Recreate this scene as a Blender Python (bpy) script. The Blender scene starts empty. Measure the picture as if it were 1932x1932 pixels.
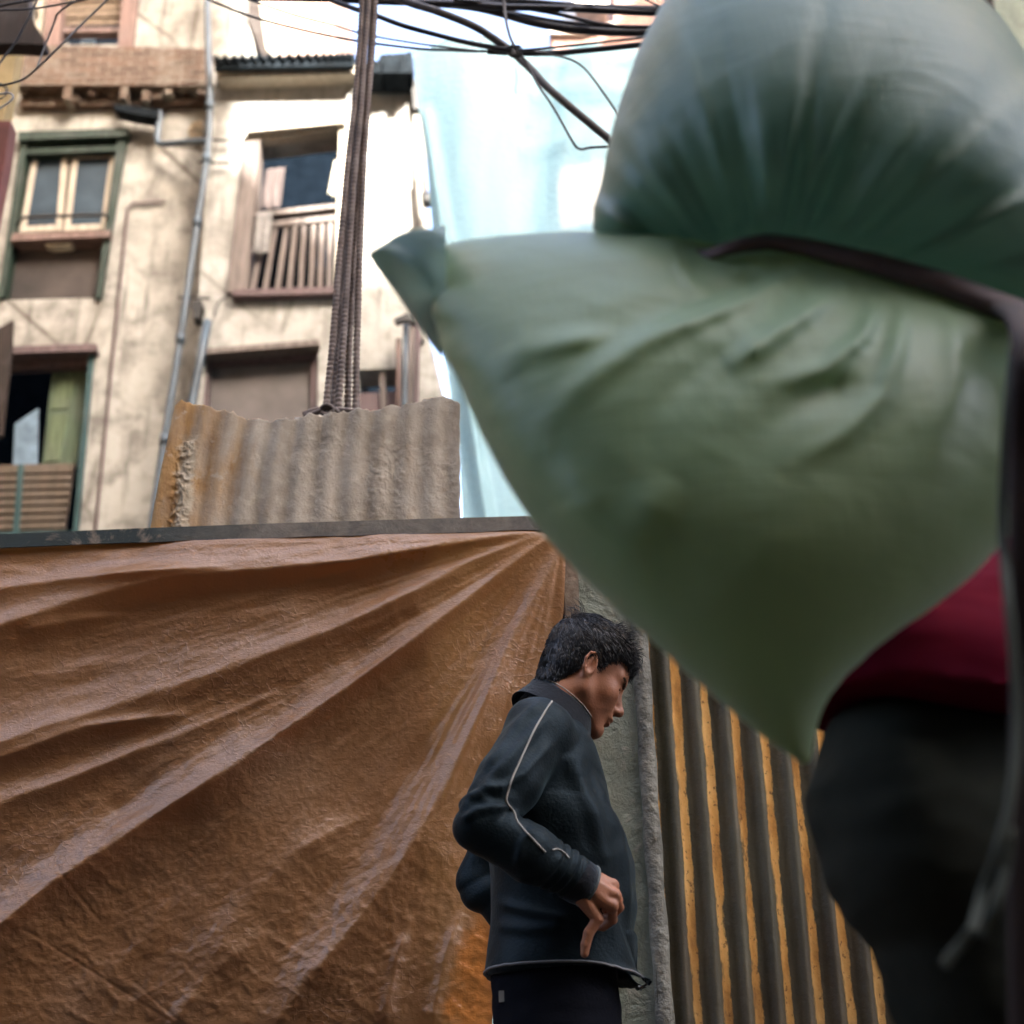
import bpy, bmesh, math, random
import numpy as np
from mathutils import Vector, Matrix
from mathutils.geometry import tessellate_polygon
from mathutils.bvhtree import BVHTree
random.seed(7)
rng = np.random.default_rng(7)
scene = bpy.context.scene
COL = scene.collection
R = math.radians

# ------------------------------------------------------------------ camera frame (used to measure the photo)
CZ, PITCH, ROLL, FPX, CX = 0.55, R(24), R(-1.2), 2760.0, 966.0
CAM = np.array([0, 0, CZ])
_f = np.array([0, math.cos(PITCH), math.sin(PITCH)])
_r0 = np.array([1.0, 0, 0]); _u0 = np.array([0, -math.sin(PITCH), math.cos(PITCH)])
_r = _r0 * math.cos(ROLL) + _u0 * math.sin(ROLL)
_u = _u0 * math.cos(ROLL) - _r0 * math.sin(ROLL)

def ray(px, py):
    px = np.asarray(px, float); py = np.asarray(py, float)
    return _f + ((px - CX) / FPX)[..., None] * _r + ((CX - py) / FPX)[..., None] * _u

def U(px, py, Y):
    """point of the photo (1932 px wide) on the upright plane y = Y"""
    d = ray(px, py)
    t = np.asarray(Y, float) / d[..., 1]
    return CAM + d * t[..., None]

def proj(P):
    q = np.asarray(P, float) - CAM
    w = q @ _f
    return CX + FPX * (q @ _r) / w, CX - FPX * (q @ _u) / w

def V(a): return Vector((float(a[0]), float(a[1]), float(a[2])))

# ------------------------------------------------------------------ noise
def _h(ix, iy, iz, seed):
    n = (ix * 374761393 + iy * 668265263 + iz * 2147483647 + seed * 974634777) & 0xFFFFFFFF
    n = ((n ^ (n >> 13)) * 1274126177) & 0xFFFFFFFF
    n = n ^ (n >> 16)
    return (n & 0xFFFFFF).astype(np.float64) / 0xFFFFFF

def vnoise(x, y, z=0.0, seed=0):
    x, y, z = np.broadcast_arrays(np.asarray(x, float), np.asarray(y, float), np.asarray(z, float))
    xi = np.floor(x).astype(np.int64); yi = np.floor(y).astype(np.int64); zi = np.floor(z).astype(np.int64)
    fx, fy, fz = x - xi, y - yi, z - zi
    fx = fx * fx * (3 - 2 * fx); fy = fy * fy * (3 - 2 * fy); fz = fz * fz * (3 - 2 * fz)
    r = 0
    for a in (0, 1):
        for b in (0, 1):
            for c in (0, 1):
                w = (fx if a else 1 - fx) * (fy if b else 1 - fy) * (fz if c else 1 - fz)
                r = r + w * _h(xi + a, yi + b, zi + c, seed)
    return r * 2 - 1

def fbm(x, y, z=0.0, o=4, seed=0):
    r, a = 0, 0.5
    for k in range(o):
        r = r + a * vnoise(np.asarray(x) * 2 ** k, np.asarray(y) * 2 ** k, np.asarray(z) * 2 ** k, seed + k * 17)
        a *= 0.5
    return r

def ridged(x, y, z=0.0, o=3, seed=0):
    r, a = 0, 0.5
    for k in range(o):
        r = r + a * (1 - 2 * np.abs(vnoise(np.asarray(x) * 2 ** k, np.asarray(y) * 2 ** k, np.asarray(z) * 2 ** k, seed + k * 31)))
        a *= 0.5
    return r

# ------------------------------------------------------------------ objects
def tag(o, label, cat, group=None):
    o['label'] = label; o['category'] = cat
    if group: o['group'] = group
    return o

def thing(name, label, cat, loc=(0, 0, 0), group=None):
    o = bpy.data.objects.new(name, None); COL.objects.link(o)
    o.empty_display_size = 0.1
    o.location = (float(loc[0]), float(loc[1]), float(loc[2]))
    return tag(o, label, cat, group)

def obj(name, verts, faces, mat, parent=None, smooth=False, label=None):
    me = bpy.data.meshes.new(name)
    verts = [tuple(map(float, v)) for v in verts]
    if parent is not None:
        l = parent.location
        if parent.parent is not None: l = l + parent.parent.location
        verts = [(v[0] - l.x, v[1] - l.y, v[2] - l.z) for v in verts]
    me.from_pydata(verts, [], [tuple(map(int, f)) for f in faces])
    me.validate(); me.update()
    if smooth: me.polygons.foreach_set('use_smooth', [True] * len(me.polygons))
    o = bpy.data.objects.new(name, me); COL.objects.link(o)
    if mat is not None: me.materials.append(mat)
    if parent is not None: o.parent = parent
    if label: o['label'] = label
    return o

def structure(o): o['kind'] = 'structure'; return o

class MB:
    """mesh builder"""
    def __init__(s): s.v = []; s.f = []
    def add(s, v, f):
        n = len(s.v); s.v += [tuple(map(float, p)) for p in v]; s.f += [tuple(int(i) + n for i in q) for q in f]; return s
    def box(s, lo, hi):
        x0, y0, z0 = lo; x1, y1, z1 = hi
        return s.add([(x0, y0, z0), (x1, y0, z0), (x1, y1, z0), (x0, y1, z0), (x0, y0, z1), (x1, y0, z1), (x1, y1, z1), (x0, y1, z1)],
                     [(0, 3, 2, 1), (4, 5, 6, 7), (0, 1, 5, 4), (1, 2, 6, 5), (2, 3, 7, 6), (3, 0, 4, 7)])
    def prism(s, poly, Y, depth):
        """outline measured on the upright plane y=Y, given real thickness `depth` away from the street"""
        p = [U(a, b, Y) for a, b in poly]
        return s.prism3(p, depth)
    def prism3(s, p, depth):
        n = len(p)
        area = sum(p[i][0] * p[(i + 1) % n][2] - p[(i + 1) % n][0] * p[i][2] for i in range(n))
        if area < 0: p = p[::-1]
        b = [(q[0], q[1] + depth, q[2]) for q in p]
        tri = tessellate_polygon([[Vector((q[0], q[2], 0)) for q in p]])
        f = []
        for t in tri:
            a0, b0, c0 = t
            ar = (p[b0][0] - p[a0][0]) * (p[c0][2] - p[a0][2]) - (p[c0][0] - p[a0][0]) * (p[b0][2] - p[a0][2])
            if ar < 0: t = (a0, c0, b0)
            f.append(t); f.append(tuple(i + n for i in t[::-1]))
        for i in range(n):
            j = (i + 1) % n
            f.append((j, i, i + n, j + n))
        return s.add(list(p) + b, f)
    def wall(s, outline, holes, Y, depth):
        loops = [[U(a, b, Y) for a, b in outline]] + [[U(a, b, Y) for a, b in h] for h in holes]
        pts = [q for l in loops for q in l]; n = len(pts)
        tri = tessellate_polygon([[Vector((q[0], q[2], 0)) for q in l] for l in loops])
        f = []
        for t in tri:
            a0, b0, c0 = t
            ar = (pts[b0][0] - pts[a0][0]) * (pts[c0][2] - pts[a0][2]) - (pts[c0][0] - pts[a0][0]) * (pts[b0][2] - pts[a0][2])
            if abs(ar) < 1e-9: continue
            if ar < 0: t = (a0, c0, b0)
            f.append(t); f.append(tuple(i + n for i in t[::-1]))
        k = 0
        for l in loops:
            m = len(l)
            for i in range(m): f.append((k + i, k + (i + 1) % m, k + (i + 1) % m + n, k + i + n))
            k += m
        return s.add(pts + [(q[0], q[1] + depth, q[2]) for q in pts], f)
    def tube(s, pts, rad, n=8, cap=True, flat=1.0, up=None):
        pts = [np.asarray(p, float) for p in pts]; m = len(pts)
        rad = rad if hasattr(rad, '__len__') else [rad] * m
        vs, fs = [], []
        prev = None
        for i in range(m):
            t = pts[min(i + 1, m - 1)] - pts[max(i - 1, 0)]
            t = t / (np.linalg.norm(t) + 1e-12)
            if prev is None:
                a = np.array(up if up is not None else (0, 1, 0), float)
                if abs(a @ t) > 0.95: a = np.array([1.0, 0, 0])
            else: a = prev
            a = a - (a @ t) * t; a /= np.linalg.norm(a) + 1e-12
            b = np.cross(t, a); prev = a
            for k in range(n):
                g = 2 * math.pi * k / n
                vs.append(pts[i] + rad[i] * (flat * math.cos(g) * a + math.sin(g) * b))
        for i in range(m - 1):
            for k in range(n):
                j = (k + 1) % n
                fs.append((i * n + k, i * n + j, (i + 1) * n + j, (i + 1) * n + k))
        if cap:
            fs.append(tuple(range(n))[::-1]); fs.append(tuple((m - 1) * n + k for k in range(n)))
        return s.add(vs, fs)
    def build(s, name, mat, parent=None, smooth=False, label=None):
        return obj(name, s.v, s.f, mat, parent, smooth, label)

def bar(mb, poly, Y, depth): return mb.prism(poly, Y, depth)

def spline(pts, n):
    """Catmull-Rom through pts (any dimension), n samples per span"""
    p = [np.asarray(q, float) for q in pts]
    p = [2 * p[0] - p[1]] + p + [2 * p[-1] - p[-2]]
    out = []
    for i in range(1, len(p) - 2):
        for k in range(n):
            t = k / n
            out.append(0.5 * ((2 * p[i]) + (-p[i - 1] + p[i + 1]) * t + (2 * p[i - 1] - 5 * p[i] + 4 * p[i + 1] - p[i + 2]) * t * t
                              + (-p[i - 1] + 3 * p[i] - 3 * p[i + 1] + p[i + 2]) * t ** 3))
    out.append(p[-2]); return out

def grid_faces(nu, nv):
    i = np.arange(nu * nv).reshape(nv, nu)
    return np.stack([i[:-1, :-1], i[:-1, 1:], i[1:, 1:], i[1:, :-1]], -1).reshape(-1, 4)

# ------------------------------------------------------------------ implicit modelling
class Field:
    def __init__(s, lo, hi, res):
        s.lo = np.array(lo, float); s.res = res
        s.n = np.ceil((np.array(hi) - s.lo) / res).astype(int) + 1
        s.D = np.full(s.n, 1.0, np.float32)
    def _sl(s, lo, hi):
        a = np.clip(np.floor((np.array(lo) - s.lo) / s.res).astype(int), 0, s.n)
        b = np.clip(np.ceil((np.array(hi) - s.lo) / s.res).astype(int) + 1, 0, s.n)
        return a, b
    def local(s, lo, hi):
        a, b = s._sl(lo, hi)
        g = np.ogrid[a[0]:b[0], a[1]:b[1], a[2]:b[2]]
        return (slice(a[0], b[0]), slice(a[1], b[1]), slice(a[2], b[2])), [s.lo[i] + g[i] * s.res for i in range(3)]
    def put(s, fn, lo, hi, k=0.01, op='u', pad=0.05):
        sl, (x, y, z) = s.local(np.array(lo) - pad, np.array(hi) + pad)
        if s.D[sl].size == 0: return
        d = np.broadcast_to(fn(x, y, z), s.D[sl].shape).astype(np.float32)
        D = s.D[sl]
        if op == 'u':
            h = np.maximum(k - np.abs(D - d), 0) / max(k, 1e-6)
            s.D[sl] = np.minimum(D, d) - h * h * k * 0.25
        elif op == 's':
            d = -d; h = np.maximum(k - np.abs(D - d), 0) / max(k, 1e-6)
            s.D[sl] = np.maximum(D, d) + h * h * k * 0.25
    def cone(s, a, b, ra, rb, k=0.01, op='u'):
        a = np.array(a, float); b = np.array(b, float); ab = b - a; L = float(ab @ ab) + 1e-12
        def fn(x, y, z):
            t = np.clip(((x - a[0]) * ab[0] + (y - a[1]) * ab[1] + (z - a[2]) * ab[2]) / L, 0, 1)
            return np.sqrt((x - a[0] - t * ab[0]) ** 2 + (y - a[1] - t * ab[1]) ** 2 + (z - a[2] - t * ab[2]) ** 2) - (ra + (rb - ra) * t)
        m = max(ra, rb)
        s.put(fn, np.minimum(a, b) - m, np.maximum(a, b) + m, k, op)
    def ell(s, c, r, k=0.01, op='u', rot=None):
        c = np.array(c, float); r = np.array(r, float)
        M = np.array(rot.to_3x3()) if rot is not None else np.eye(3)
        def fn(x, y, z):
            X, Y_, Z = x - c[0], y - c[1], z - c[2]
            p = [M[0, i] * X + M[1, i] * Y_ + M[2, i] * Z for i in range(3)]
            k0 = np.sqrt((p[0] / r[0]) ** 2 + (p[1] / r[1]) ** 2 + (p[2] / r[2]) ** 2)
            k1 = np.sqrt((p[0] / r[0] ** 2) ** 2 + (p[1] / r[1] ** 2) ** 2 + (p[2] / r[2] ** 2) ** 2)
            return np.where(k0 < 1e-4, -min(r), k0 * (k0 - 1) / np.maximum(k1, 1e-6))
        s.put(fn, c - max(r), c + max(r), k, op)
    def chain(s, pts, rad, k=0.01):
        for i in range(len(pts) - 1): s.cone(pts[i], pts[i + 1], rad[i], rad[i + 1], k)
    def mesh(s):
        D = s.D.astype(np.float64); n = s.n
        ins = D < 0
        cs = sum(ins[a:n[0] - 1 + a, b:n[1] - 1 + b, c:n[2] - 1 + c].astype(np.int8) for a in (0, 1) for b in (0, 1) for c in (0, 1))
        act = (cs > 0) & (cs < 8)
        idx = np.full(act.shape, -1, np.int64); cells = np.argwhere(act)
        idx[act] = np.arange(len(cells))
        acc = np.zeros((len(cells), 3)); cnt = np.zeros(len(cells))
        cor = [(a, b, c) for a in (0, 1) for b in (0, 1) for c in (0, 1)]
        for p in cor:
            for ax in range(3):
                if p[ax] == 1: continue
                q = list(p); q[ax] = 1
                d0 = D[cells[:, 0] + p[0], cells[:, 1] + p[1], cells[:, 2] + p[2]]
                d1 = D[cells[:, 0] + q[0], cells[:, 1] + q[1], cells[:, 2] + q[2]]
                m = (d0 < 0) != (d1 < 0)
                t = np.where(m, d0 / np.where(m, d0 - d1, 1), 0)
                pos = np.tile(np.array(p, float), (len(cells), 1)); pos[:, ax] = t
                acc[m] += pos[m]; cnt[m] += 1
        vs = s.lo + (cells + acc / cnt[:, None]) * s.res
        faces = []
        for ax in range(3):
            o1, o2 = [(1, 2), (2, 0), (0, 1)][ax]
            sl0 = [slice(None)] * 3; sl1 = [slice(None)] * 3
            sl0[ax] = slice(0, -1); sl1[ax] = slice(1, None)
            A = ins[tuple(sl0)]; B = ins[tuple(sl1)]
            e = np.argwhere(A != B)
            ok = (e[:, o1] > 0) & (e[:, o2] > 0) & (e[:, o1] < n[o1] - 1) & (e[:, o2] < n[o2] - 1)
            e = e[ok]; flip = A[tuple(e.T)]
            def g(da, db):
                q = e.copy(); q[:, o1] += da; q[:, o2] += db; return idx[tuple(q.T)]
            qd = np.stack([g(-1, -1), g(0, -1), g(0, 0), g(-1, 0)], 1)
            qd[~flip] = qd[~flip][:, ::-1]
            faces.append(qd)
        f = np.concatenate(faces)
        f = f[(f >= 0).all(1)]
        return vs, f

def relax(vs, f, it=2, lam=0.5):
    for _ in range(it):
        acc = np.zeros_like(vs); cnt = np.zeros(len(vs))
        for k in range(4):
            a, b = f[:, k], f[:, (k + 1) % 4]
            np.add.at(acc, a, vs[b]); np.add.at(cnt, a, 1)
            np.add.at(acc, b, vs[a]); np.add.at(cnt, b, 1)
        vs = vs + lam * (acc / np.maximum(cnt, 1)[:, None] - vs)
    return vs

def vnormals(vs, f):
    n = np.cross(vs[f[:, 2]] - vs[f[:, 0]], vs[f[:, 3]] - vs[f[:, 1]])
    N = np.zeros_like(vs)
    for k in range(4): np.add.at(N, f[:, k], n)
    return N / (np.linalg.norm(N, axis=1)[:, None] + 1e-12)

def bvh(vs, f): return BVHTree.FromPolygons([tuple(v) for v in vs], [tuple(map(int, q)) for q in f])
def hit(tree, px, py, lift=0.0):
    d = ray(px, py); d = d / np.linalg.norm(d)
    loc, nor, i, dist = tree.ray_cast(Vector(CAM), Vector(d))
    if loc is None: return None
    return np.array(loc) - d * lift

# ------------------------------------------------------------------ materials
class Mat:
    def __init__(s, name, rough=0.7, spec=0.4, metal=0.0):
        s.m = bpy.data.materials.new(name); s.m.use_nodes = True
        s.t = s.m.node_tree; s.n = s.t.nodes; s.l = s.t.links
        s.b = s.n['Principled BSDF']; s.out = s.n['Material Output']
        s.b.inputs['Roughness'].default_value = rough
        s.b.inputs['Specular IOR Level'].default_value = spec
        s.b.inputs['Metallic'].default_value = metal
        s.co = s.n.new('ShaderNodeTexCoord').outputs['Object']
    def link(s, a, b): s.l.new(a, b)
    def mapped(s, scale, rot=(0, 0, 0)):
        m = s.n.new('ShaderNodeMapping'); s.l.new(s.co, m.inputs[0])
        m.inputs['Scale'].default_value = scale if hasattr(scale, '__len__') else (scale,) * 3
        m.inputs['Rotation'].default_value = rot
        return m.outputs[0]
    def noise(s, scale=1.0, detail=4, rough=0.55, dist=0.0, st=(1, 1, 1), rot=(0, 0, 0)):
        n = s.n.new('ShaderNodeTexNoise'); s.l.new(s.mapped(st, rot), n.inputs['Vector'])
        n.inputs['Scale'].default_value = scale; n.inputs['Detail'].default_value = detail
        n.inputs['Roughness'].default_value = rough; n.inputs['Distortion'].default_value = dist
        return n.outputs['Fac']
    def voro(s, scale=1.0, st=(1, 1, 1), feat='F1', rnd=1.0):
        n = s.n.new('ShaderNodeTexVoronoi'); n.feature = feat; s.l.new(s.mapped(st), n.inputs['Vector'])
        n.inputs['Scale'].default_value = scale; n.inputs['Randomness'].default_value = rnd
        return n.outputs['Distance']
    def ramp(s, fac, stops, mode='LINEAR'):
        r = s.n.new('ShaderNodeValToRGB'); s.l.new(fac, r.inputs[0]); e = r.color_ramp.elements
        r.color_ramp.interpolation = mode
        while len(e) < len(stops): e.new(0.5)
        for i, (p, c) in enumerate(stops):
            e[i].position = p; e[i].color = (tuple(c) + (1,)) if hasattr(c, '__len__') else (c, c, c, 1)
        return r.outputs[0]
    def mix(s, fac, a, b, mode='MIX'):
        m = s.n.new('ShaderNodeMix'); m.data_type = 'RGBA'; m.blend_type = mode
        for v, i in ((fac, 0), (a, 6), (b, 7)):
            if hasattr(v, 'is_linked'): s.l.new(v, m.inputs[i])
            else: m.inputs[i].default_value = v if i == 0 else tuple(v) + (1,)
        return m.outputs[2]
    def math(s, op, a, b=0.0, c=0.0):
        m = s.n.new('ShaderNodeMath'); m.operation = op
        for i, v in enumerate((a, b, c)):
            if hasattr(v, 'is_linked'): s.l.new(v, m.inputs[i])
            else: m.inputs[i].default_value = v
        return m.outputs[0]
    def sep(s):
        m = s.n.new('ShaderNodeSeparateXYZ'); s.l.new(s.co, m.inputs[0]); return m.outputs
    def color(s, v):
        if hasattr(v, 'is_linked'): s.l.new(v, s.b.inputs['Base Color'])
        else: s.b.inputs['Base Color'].default_value = tuple(v) + (1,)
        return s
    def roughness(s, v): s.l.new(v, s.b.inputs['Roughness']); return s
    def bump(s, h, dist=0.01, strength=1.0):
        b = s.n.new('ShaderNodeBump'); b.inputs['Distance'].default_value = dist; b.inputs['Strength'].default_value = strength
        s.l.new(h, b.inputs['Height'])
        old = s.b.inputs['Normal']
        if old.is_linked: s.l.new(old.links[0].from_socket, b.inputs['Normal'])
        s.l.new(b.outputs[0], old); return s
    def sheen(s, w, tint=(1, 1, 1), rough=0.4):
        s.b.inputs['Sheen Weight'].default_value = w; s.b.inputs['Sheen Roughness'].default_value = rough
        s.b.inputs['Sheen Tint'].default_value = tuple(tint) + (1,); return s
    def translucent(s, fac, col):
        t = s.n.new('ShaderNodeBsdfTranslucent'); t.inputs[0].default_value = tuple(col) + (1,)
        m = s.n.new('ShaderNodeMixShader'); m.inputs[0].default_value = fac
        s.l.new(s.b.outputs[0], m.inputs[1]); s.l.new(t.outputs[0], m.inputs[2]); s.l.new(m.outputs[0], s.out.inputs[0]); return s

def plain(name, col, rough=0.7, var=0.25, scale=6, bump=0.0, spec=0.4, metal=0.0, st=(1, 1, 1)):
    m = Mat(name, rough, spec, metal)
    n = m.noise(scale, 5, 0.6, st=st)
    m.color(m.ramp(n, [(0.3, tuple(c * (1 - var) for c in col)), (0.7, tuple(min(1, c * (1 + var)) for c in col))]))
    if bump: m.bump(m.noise(scale * 4, 4, 0.6, st=st), bump)
    return m.m
SUN_EL, SUN_ROT, SUN_POWER, SKY, EXPOSURE = 30, 22, 3.0, 0.15, 3.85

# ================================================================== materials of the setting
def plaster(name, light, dark, stain, crack=0.5, seed=0.0):
    m = Mat(name, 0.9, 0.2)
    big = m.noise(0.55, 5, 0.6, 0.4, rot=(seed, seed, 0))
    c = m.ramp(big, [(0.36, dark), (0.56, light)])
    mid = m.noise(2.6, 7, 0.66, 0.3)
    c = m.mix(m.ramp(mid, [(0.46, 0.0), (0.64, 0.85)]), c, stain)
    run = m.noise(3.0, 4, 0.6, st=(3.2, 1, 0.35))                 # rain streaks
    c = m.mix(m.ramp(run, [(0.54, 0.0), (0.70, 0.6)]), c, tuple(x * 0.5 for x in stain))
    cr = m.voro(0.8, feat='DISTANCE_TO_EDGE', st=(1, 1, 0.8))
    w = m.noise(0.9, 3)
    crk = m.math('MULTIPLY', m.ramp(cr, [(0.0, 1.0), (0.022, 0.0)]), m.ramp(w, [(0.48, 0.0), (0.56, crack)]))
    c = m.mix(crk, c, (0.05, 0.04, 0.03))
    m.color(c)
    m.bump(m.noise(5, 8, 0.65), 0.03, 0.7); m.bump(mid, 0.02, 0.6)
    return m.m

M_plaster = plaster('plaster_cream', (0.290, 0.285, 0.262), (0.215, 0.205, 0.182), (0.110, 0.103, 0.093), 0.8)
M_plaster_w = plaster('plaster_white', (0.325, 0.322, 0.303), (0.25, 0.242, 0.222), (0.16, 0.152, 0.138), 0.5, 0.7)
M_plaster_g = plaster('plaster_grey', (0.45, 0.52, 0.44), (0.28, 0.33, 0.28), (0.16, 0.19, 0.16), 0.4, 1.3)

def brick(name, a, b, mortar, scale=5.0):
    m = Mat(name, 0.9, 0.2)
    mp = m.n.new('ShaderNodeCombineXYZ'); s = m.sep()
    m.link(m.math('ADD', s[0], m.math('MULTIPLY', s[1], 1.0)), mp.inputs[0]); m.link(s[2], mp.inputs[1])
    k = m.n.new('ShaderNodeTexBrick'); m.link(mp.outputs[0], k.inputs['Vector'])
    k.inputs['Scale'].default_value = scale; k.inputs['Color1'].default_value = a + (1,); k.inputs['Color2'].default_value = b + (1,)
    k.inputs['Mortar'].default_value = mortar + (1,); k.inputs['Mortar Size'].default_value = 0.03
    k.inputs['Brick Width'].default_value = 1.1; k.inputs['Row Height'].default_value = 0.33
    n = m.noise(2.2, 7, 0.65, 0.3)
    m.color(m.mix(m.ramp(n, [(0.50, 0.0), (0.66, 0.7)]), k.outputs['Color'], mortar))
    m.bump(m.noise(9, 6, 0.7), 0.03); m.bump(k.outputs['Fac'], 0.01, -0.6)
    return m.m
M_brick = brick('old_brick', (0.060, 0.038, 0.029), (0.10, 0.064, 0.047), (0.155, 0.142, 0.12))
M_brick_red = brick('red_brick', (0.26, 0.145, 0.115), (0.22, 0.115, 0.09), (0.26, 0.22, 0.19))

def wood(name, col, var=0.45, rough=0.75, grain=(9, 9, 0.8)):
    m = Mat(name, rough, 0.3)
    n = m.noise(3.0, 6, 0.6, 0.5, st=grain)
    c = m.ramp(n, [(0.3, tuple(x * (1 - var) for x in col)), (0.7, tuple(min(1, x * (1 + var)) for x in col))])
    n2 = m.noise(4.0, 4, 0.6)
    c = m.mix(m.ramp(n2, [(0.5, 0.0), (0.75, 0.4)]), c, tuple(0.5 * x + 0.06 for x in col))
    m.color(c); m.bump(n, 0.006)
    return m.m
M_wood_grey = wood('weathered_wood', (0.115, 0.095, 0.086))
M_wood_pink = wood('pink_wood', (0.12, 0.078, 0.068))
M_wood_dark = wood('dark_wood', (0.016, 0.010, 0.008))
M_wood_cream = wood('cream_wood', (0.30, 0.265, 0.215), 0.25)
M_wood_purple = wood('purple_brown_wood', (0.085, 0.058, 0.060), 0.3)
M_green = wood('green_paint', (0.012, 0.024, 0.018), 0.5, 0.5)
M_green_pale = wood('pale_green_paint', (0.05, 0.075, 0.045), 0.4, 0.6)
M_teal = wood('teal_paint', (0.018, 0.048, 0.052), 0.4, 0.5)
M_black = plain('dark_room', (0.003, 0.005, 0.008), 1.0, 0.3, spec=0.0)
M_iron = plain('dark_iron', (0.03, 0.03, 0.03), 0.5, 0.4, metal=0.5)
M_pipe = plain('blue_grey_pipe', (0.040, 0.060, 0.082), 0.45, 0.4, 5, st=(1, 1, 0.5))
M_roof = plain('black_roofing', (0.007, 0.010, 0.013), 0.9, 0.5, 5, 0.02, spec=0.08)
M_tile = plain('clay_tile', (0.28, 0.15, 0.10), 0.8, 0.5, 5, 0.02)
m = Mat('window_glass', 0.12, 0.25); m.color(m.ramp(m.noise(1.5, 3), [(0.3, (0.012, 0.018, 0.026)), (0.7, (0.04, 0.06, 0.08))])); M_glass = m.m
M_cloth_grey = plain('grey_cloth', (0.17, 0.165, 0.16), 0.9, 0.35, 7)
M_cloth_cream = plain('cream_cloth', (0.45, 0.42, 0.34), 0.9, 0.2, 7)
M_cloth_brown = plain('brown_cloth', (0.055, 0.042, 0.040), 0.9, 0.35, 9, st=(4, 1, 0.5))
M_cloth_blue = plain('blue_cloth', (0.11, 0.16, 0.21), 0.9, 0.3, 7)
M_curtain = plain('dusty_curtain', (0.085, 0.075, 0.072), 0.8, 0.3, 3)
M_board = wood('pink_board', (0.33, 0.225, 0.185), 0.2)

# ================================================================== ground
m = Mat('lane_paving', 0.9, 0.25)
k = m.voro(2.2, feat='DISTANCE_TO_EDGE'); n = m.noise(1.4, 7, 0.65)
m.color(m.mix(m.ramp(k, [(0.0, 0.8), (0.05, 0.0)]), m.ramp(n, [(0.3, (0.045, 0.038, 0.032)), (0.7, (0.085, 0.072, 0.06))]), (0.06, 0.05, 0.04)))
m.bump(n, 0.03); m.bump(k, 0.02)
structure(obj('ground', [(-900, -900, 0), (900, -900, 0), (900, 1500, 0), (-900, 1500, 0)], [(0, 1, 2, 3)], m.m))

# ================================================================== unseen houses round the lane and plot, heights set for the shade they cast
M_far_wall = plaster('plaster_ochre', (0.56, 0.44, 0.30), (0.44, 0.34, 0.22), (0.30, 0.23, 0.16), 0.4, 2.1)
def unseen_house(x0, x1, y0, y1, h0, h1):
    mb = MB()
    mb.add([(x0, y0, 0), (x1, y0, 0), (x1, y1, 0), (x0, y1, 0), (x0, y0, h0), (x1, y0, h1), (x1, y1, h1), (x0, y1, h0)],
           [(0, 3, 2, 1), (4, 5, 6, 7), (0, 1, 5, 4), (1, 2, 6, 5), (2, 3, 7, 6), (3, 0, 4, 7)])
    return mb
HB = 21.0
mb = unseen_house(-26, 5.7, -19, -9, HB + 7, HB + 7)
for q in (unseen_house(5.7, 6.8, -19, -9, HB + 1.6, HB + .5), unseen_house(6.8, 32, -19, -9, HB + .2, HB - .4), unseen_house(-26, -13, -9, 3, 4, 4), unseen_house(14, 26, -9, 3, 5, 5),
          unseen_house(-14, -5.3, 3.7, 12.1, 21, 21), unseen_house(5.4, 14, 4.0, 13, 21, 21)): mb.add(q.v, q.f)  # unseen tall houses added beside the plot to dim the facade
lane = structure(mb.build('unseen_houses', M_far_wall))
structure(unseen_house(-14, 16, -8.9, -1.6, 5.0, 5.0).build('unseen_shade_block', plain('dark_shade_block', (0.07, 0.05, 0.04), 0.85, 0.5, 1.5)))  # unseen dark block added behind the camera to cut low bounce light

# ================================================================== left town house
YL, YB = 12.2, 11.8
house = thing('town_house', 'peeling cream town house with green framed window at the left of the photo', 'house', U(180, 1000, YL) * [1, 1, 0])
wl = MB()
w1 = [(40, 250), (240, 243), (188, 562), (-2, 566)]
w2 = [(-12, 664), (178, 656), (146, 1010), (-60, 1014)]
w0 = [(117, -60), (236, -62), (222, 84), (110, 84)]
wl.wall([(-140, -140), (470, -140), (425, 300), (345, 1500), (300, 2345), (-140, 2345)], [w0, w1, w2], YL, 0.35)
wl.build('wall', M_plaster, house)
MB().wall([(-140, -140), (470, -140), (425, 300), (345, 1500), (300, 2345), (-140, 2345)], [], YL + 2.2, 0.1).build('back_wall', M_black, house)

# brick cornice band
cb = MB()
cb.prism([(-10, 150), (392, 154), (400, 92), (232, 88), (20, 84)], YL - 0.10, 0.12)
cb.build('brick_band', M_brick, house)
led = MB()
led.prism([(30, 160), (395, 162), (396, 152), (30, 149)], YL - 0.24, 0.26)
for i in range(17):
    x = 42 + i * 20.5 + random.uniform(-5, 5); hh = random.uniform(12, 30)
    if random.random() < 0.15: continue
    led.prism([(x, 163), (x + random.uniform(9, 17), 163), (x + random.uniform(8, 15), 163 + hh), (x - 2, 163 + hh)], YL - random.uniform(0.10, 0.24), 0.2)
led.prism([(40, 183), (390, 186), (390, 196), (38, 200)], YL - 0.09, 0.11)
led.build('cornice', M_brick, house)
# dark wooden trim directly under the cornice
MB().prism([(60, 163), (392, 163), (392, 168), (60, 168)], YL - 0.02, 0.05).build('cornice_beam', M_wood_dark, house)

def window_frame_quad(q, w, Y, d, mat, parent, name='frame'):
    """four mitred boards inside the quad q = tl,tr,br,bl (photo px)"""
    q = [np.array(p, float) for p in q]
    c = sum(q) / 4
    inn = []
    for i in range(4):
        p = q[i]; a = q[(i + 1) % 4] - p; b = q[(i - 1) % 4] - p
        a = a / np.linalg.norm(a); b = b / np.linalg.norm(b)
        inn.append(p + (a + b) * w)
    mb = MB()
    for i in range(4):
        j = (i + 1) % 4
        mb.prism([q[i], q[j], inn[j], inn[i]], Y, d)
    return mb.build(name, mat, parent), inn

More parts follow.
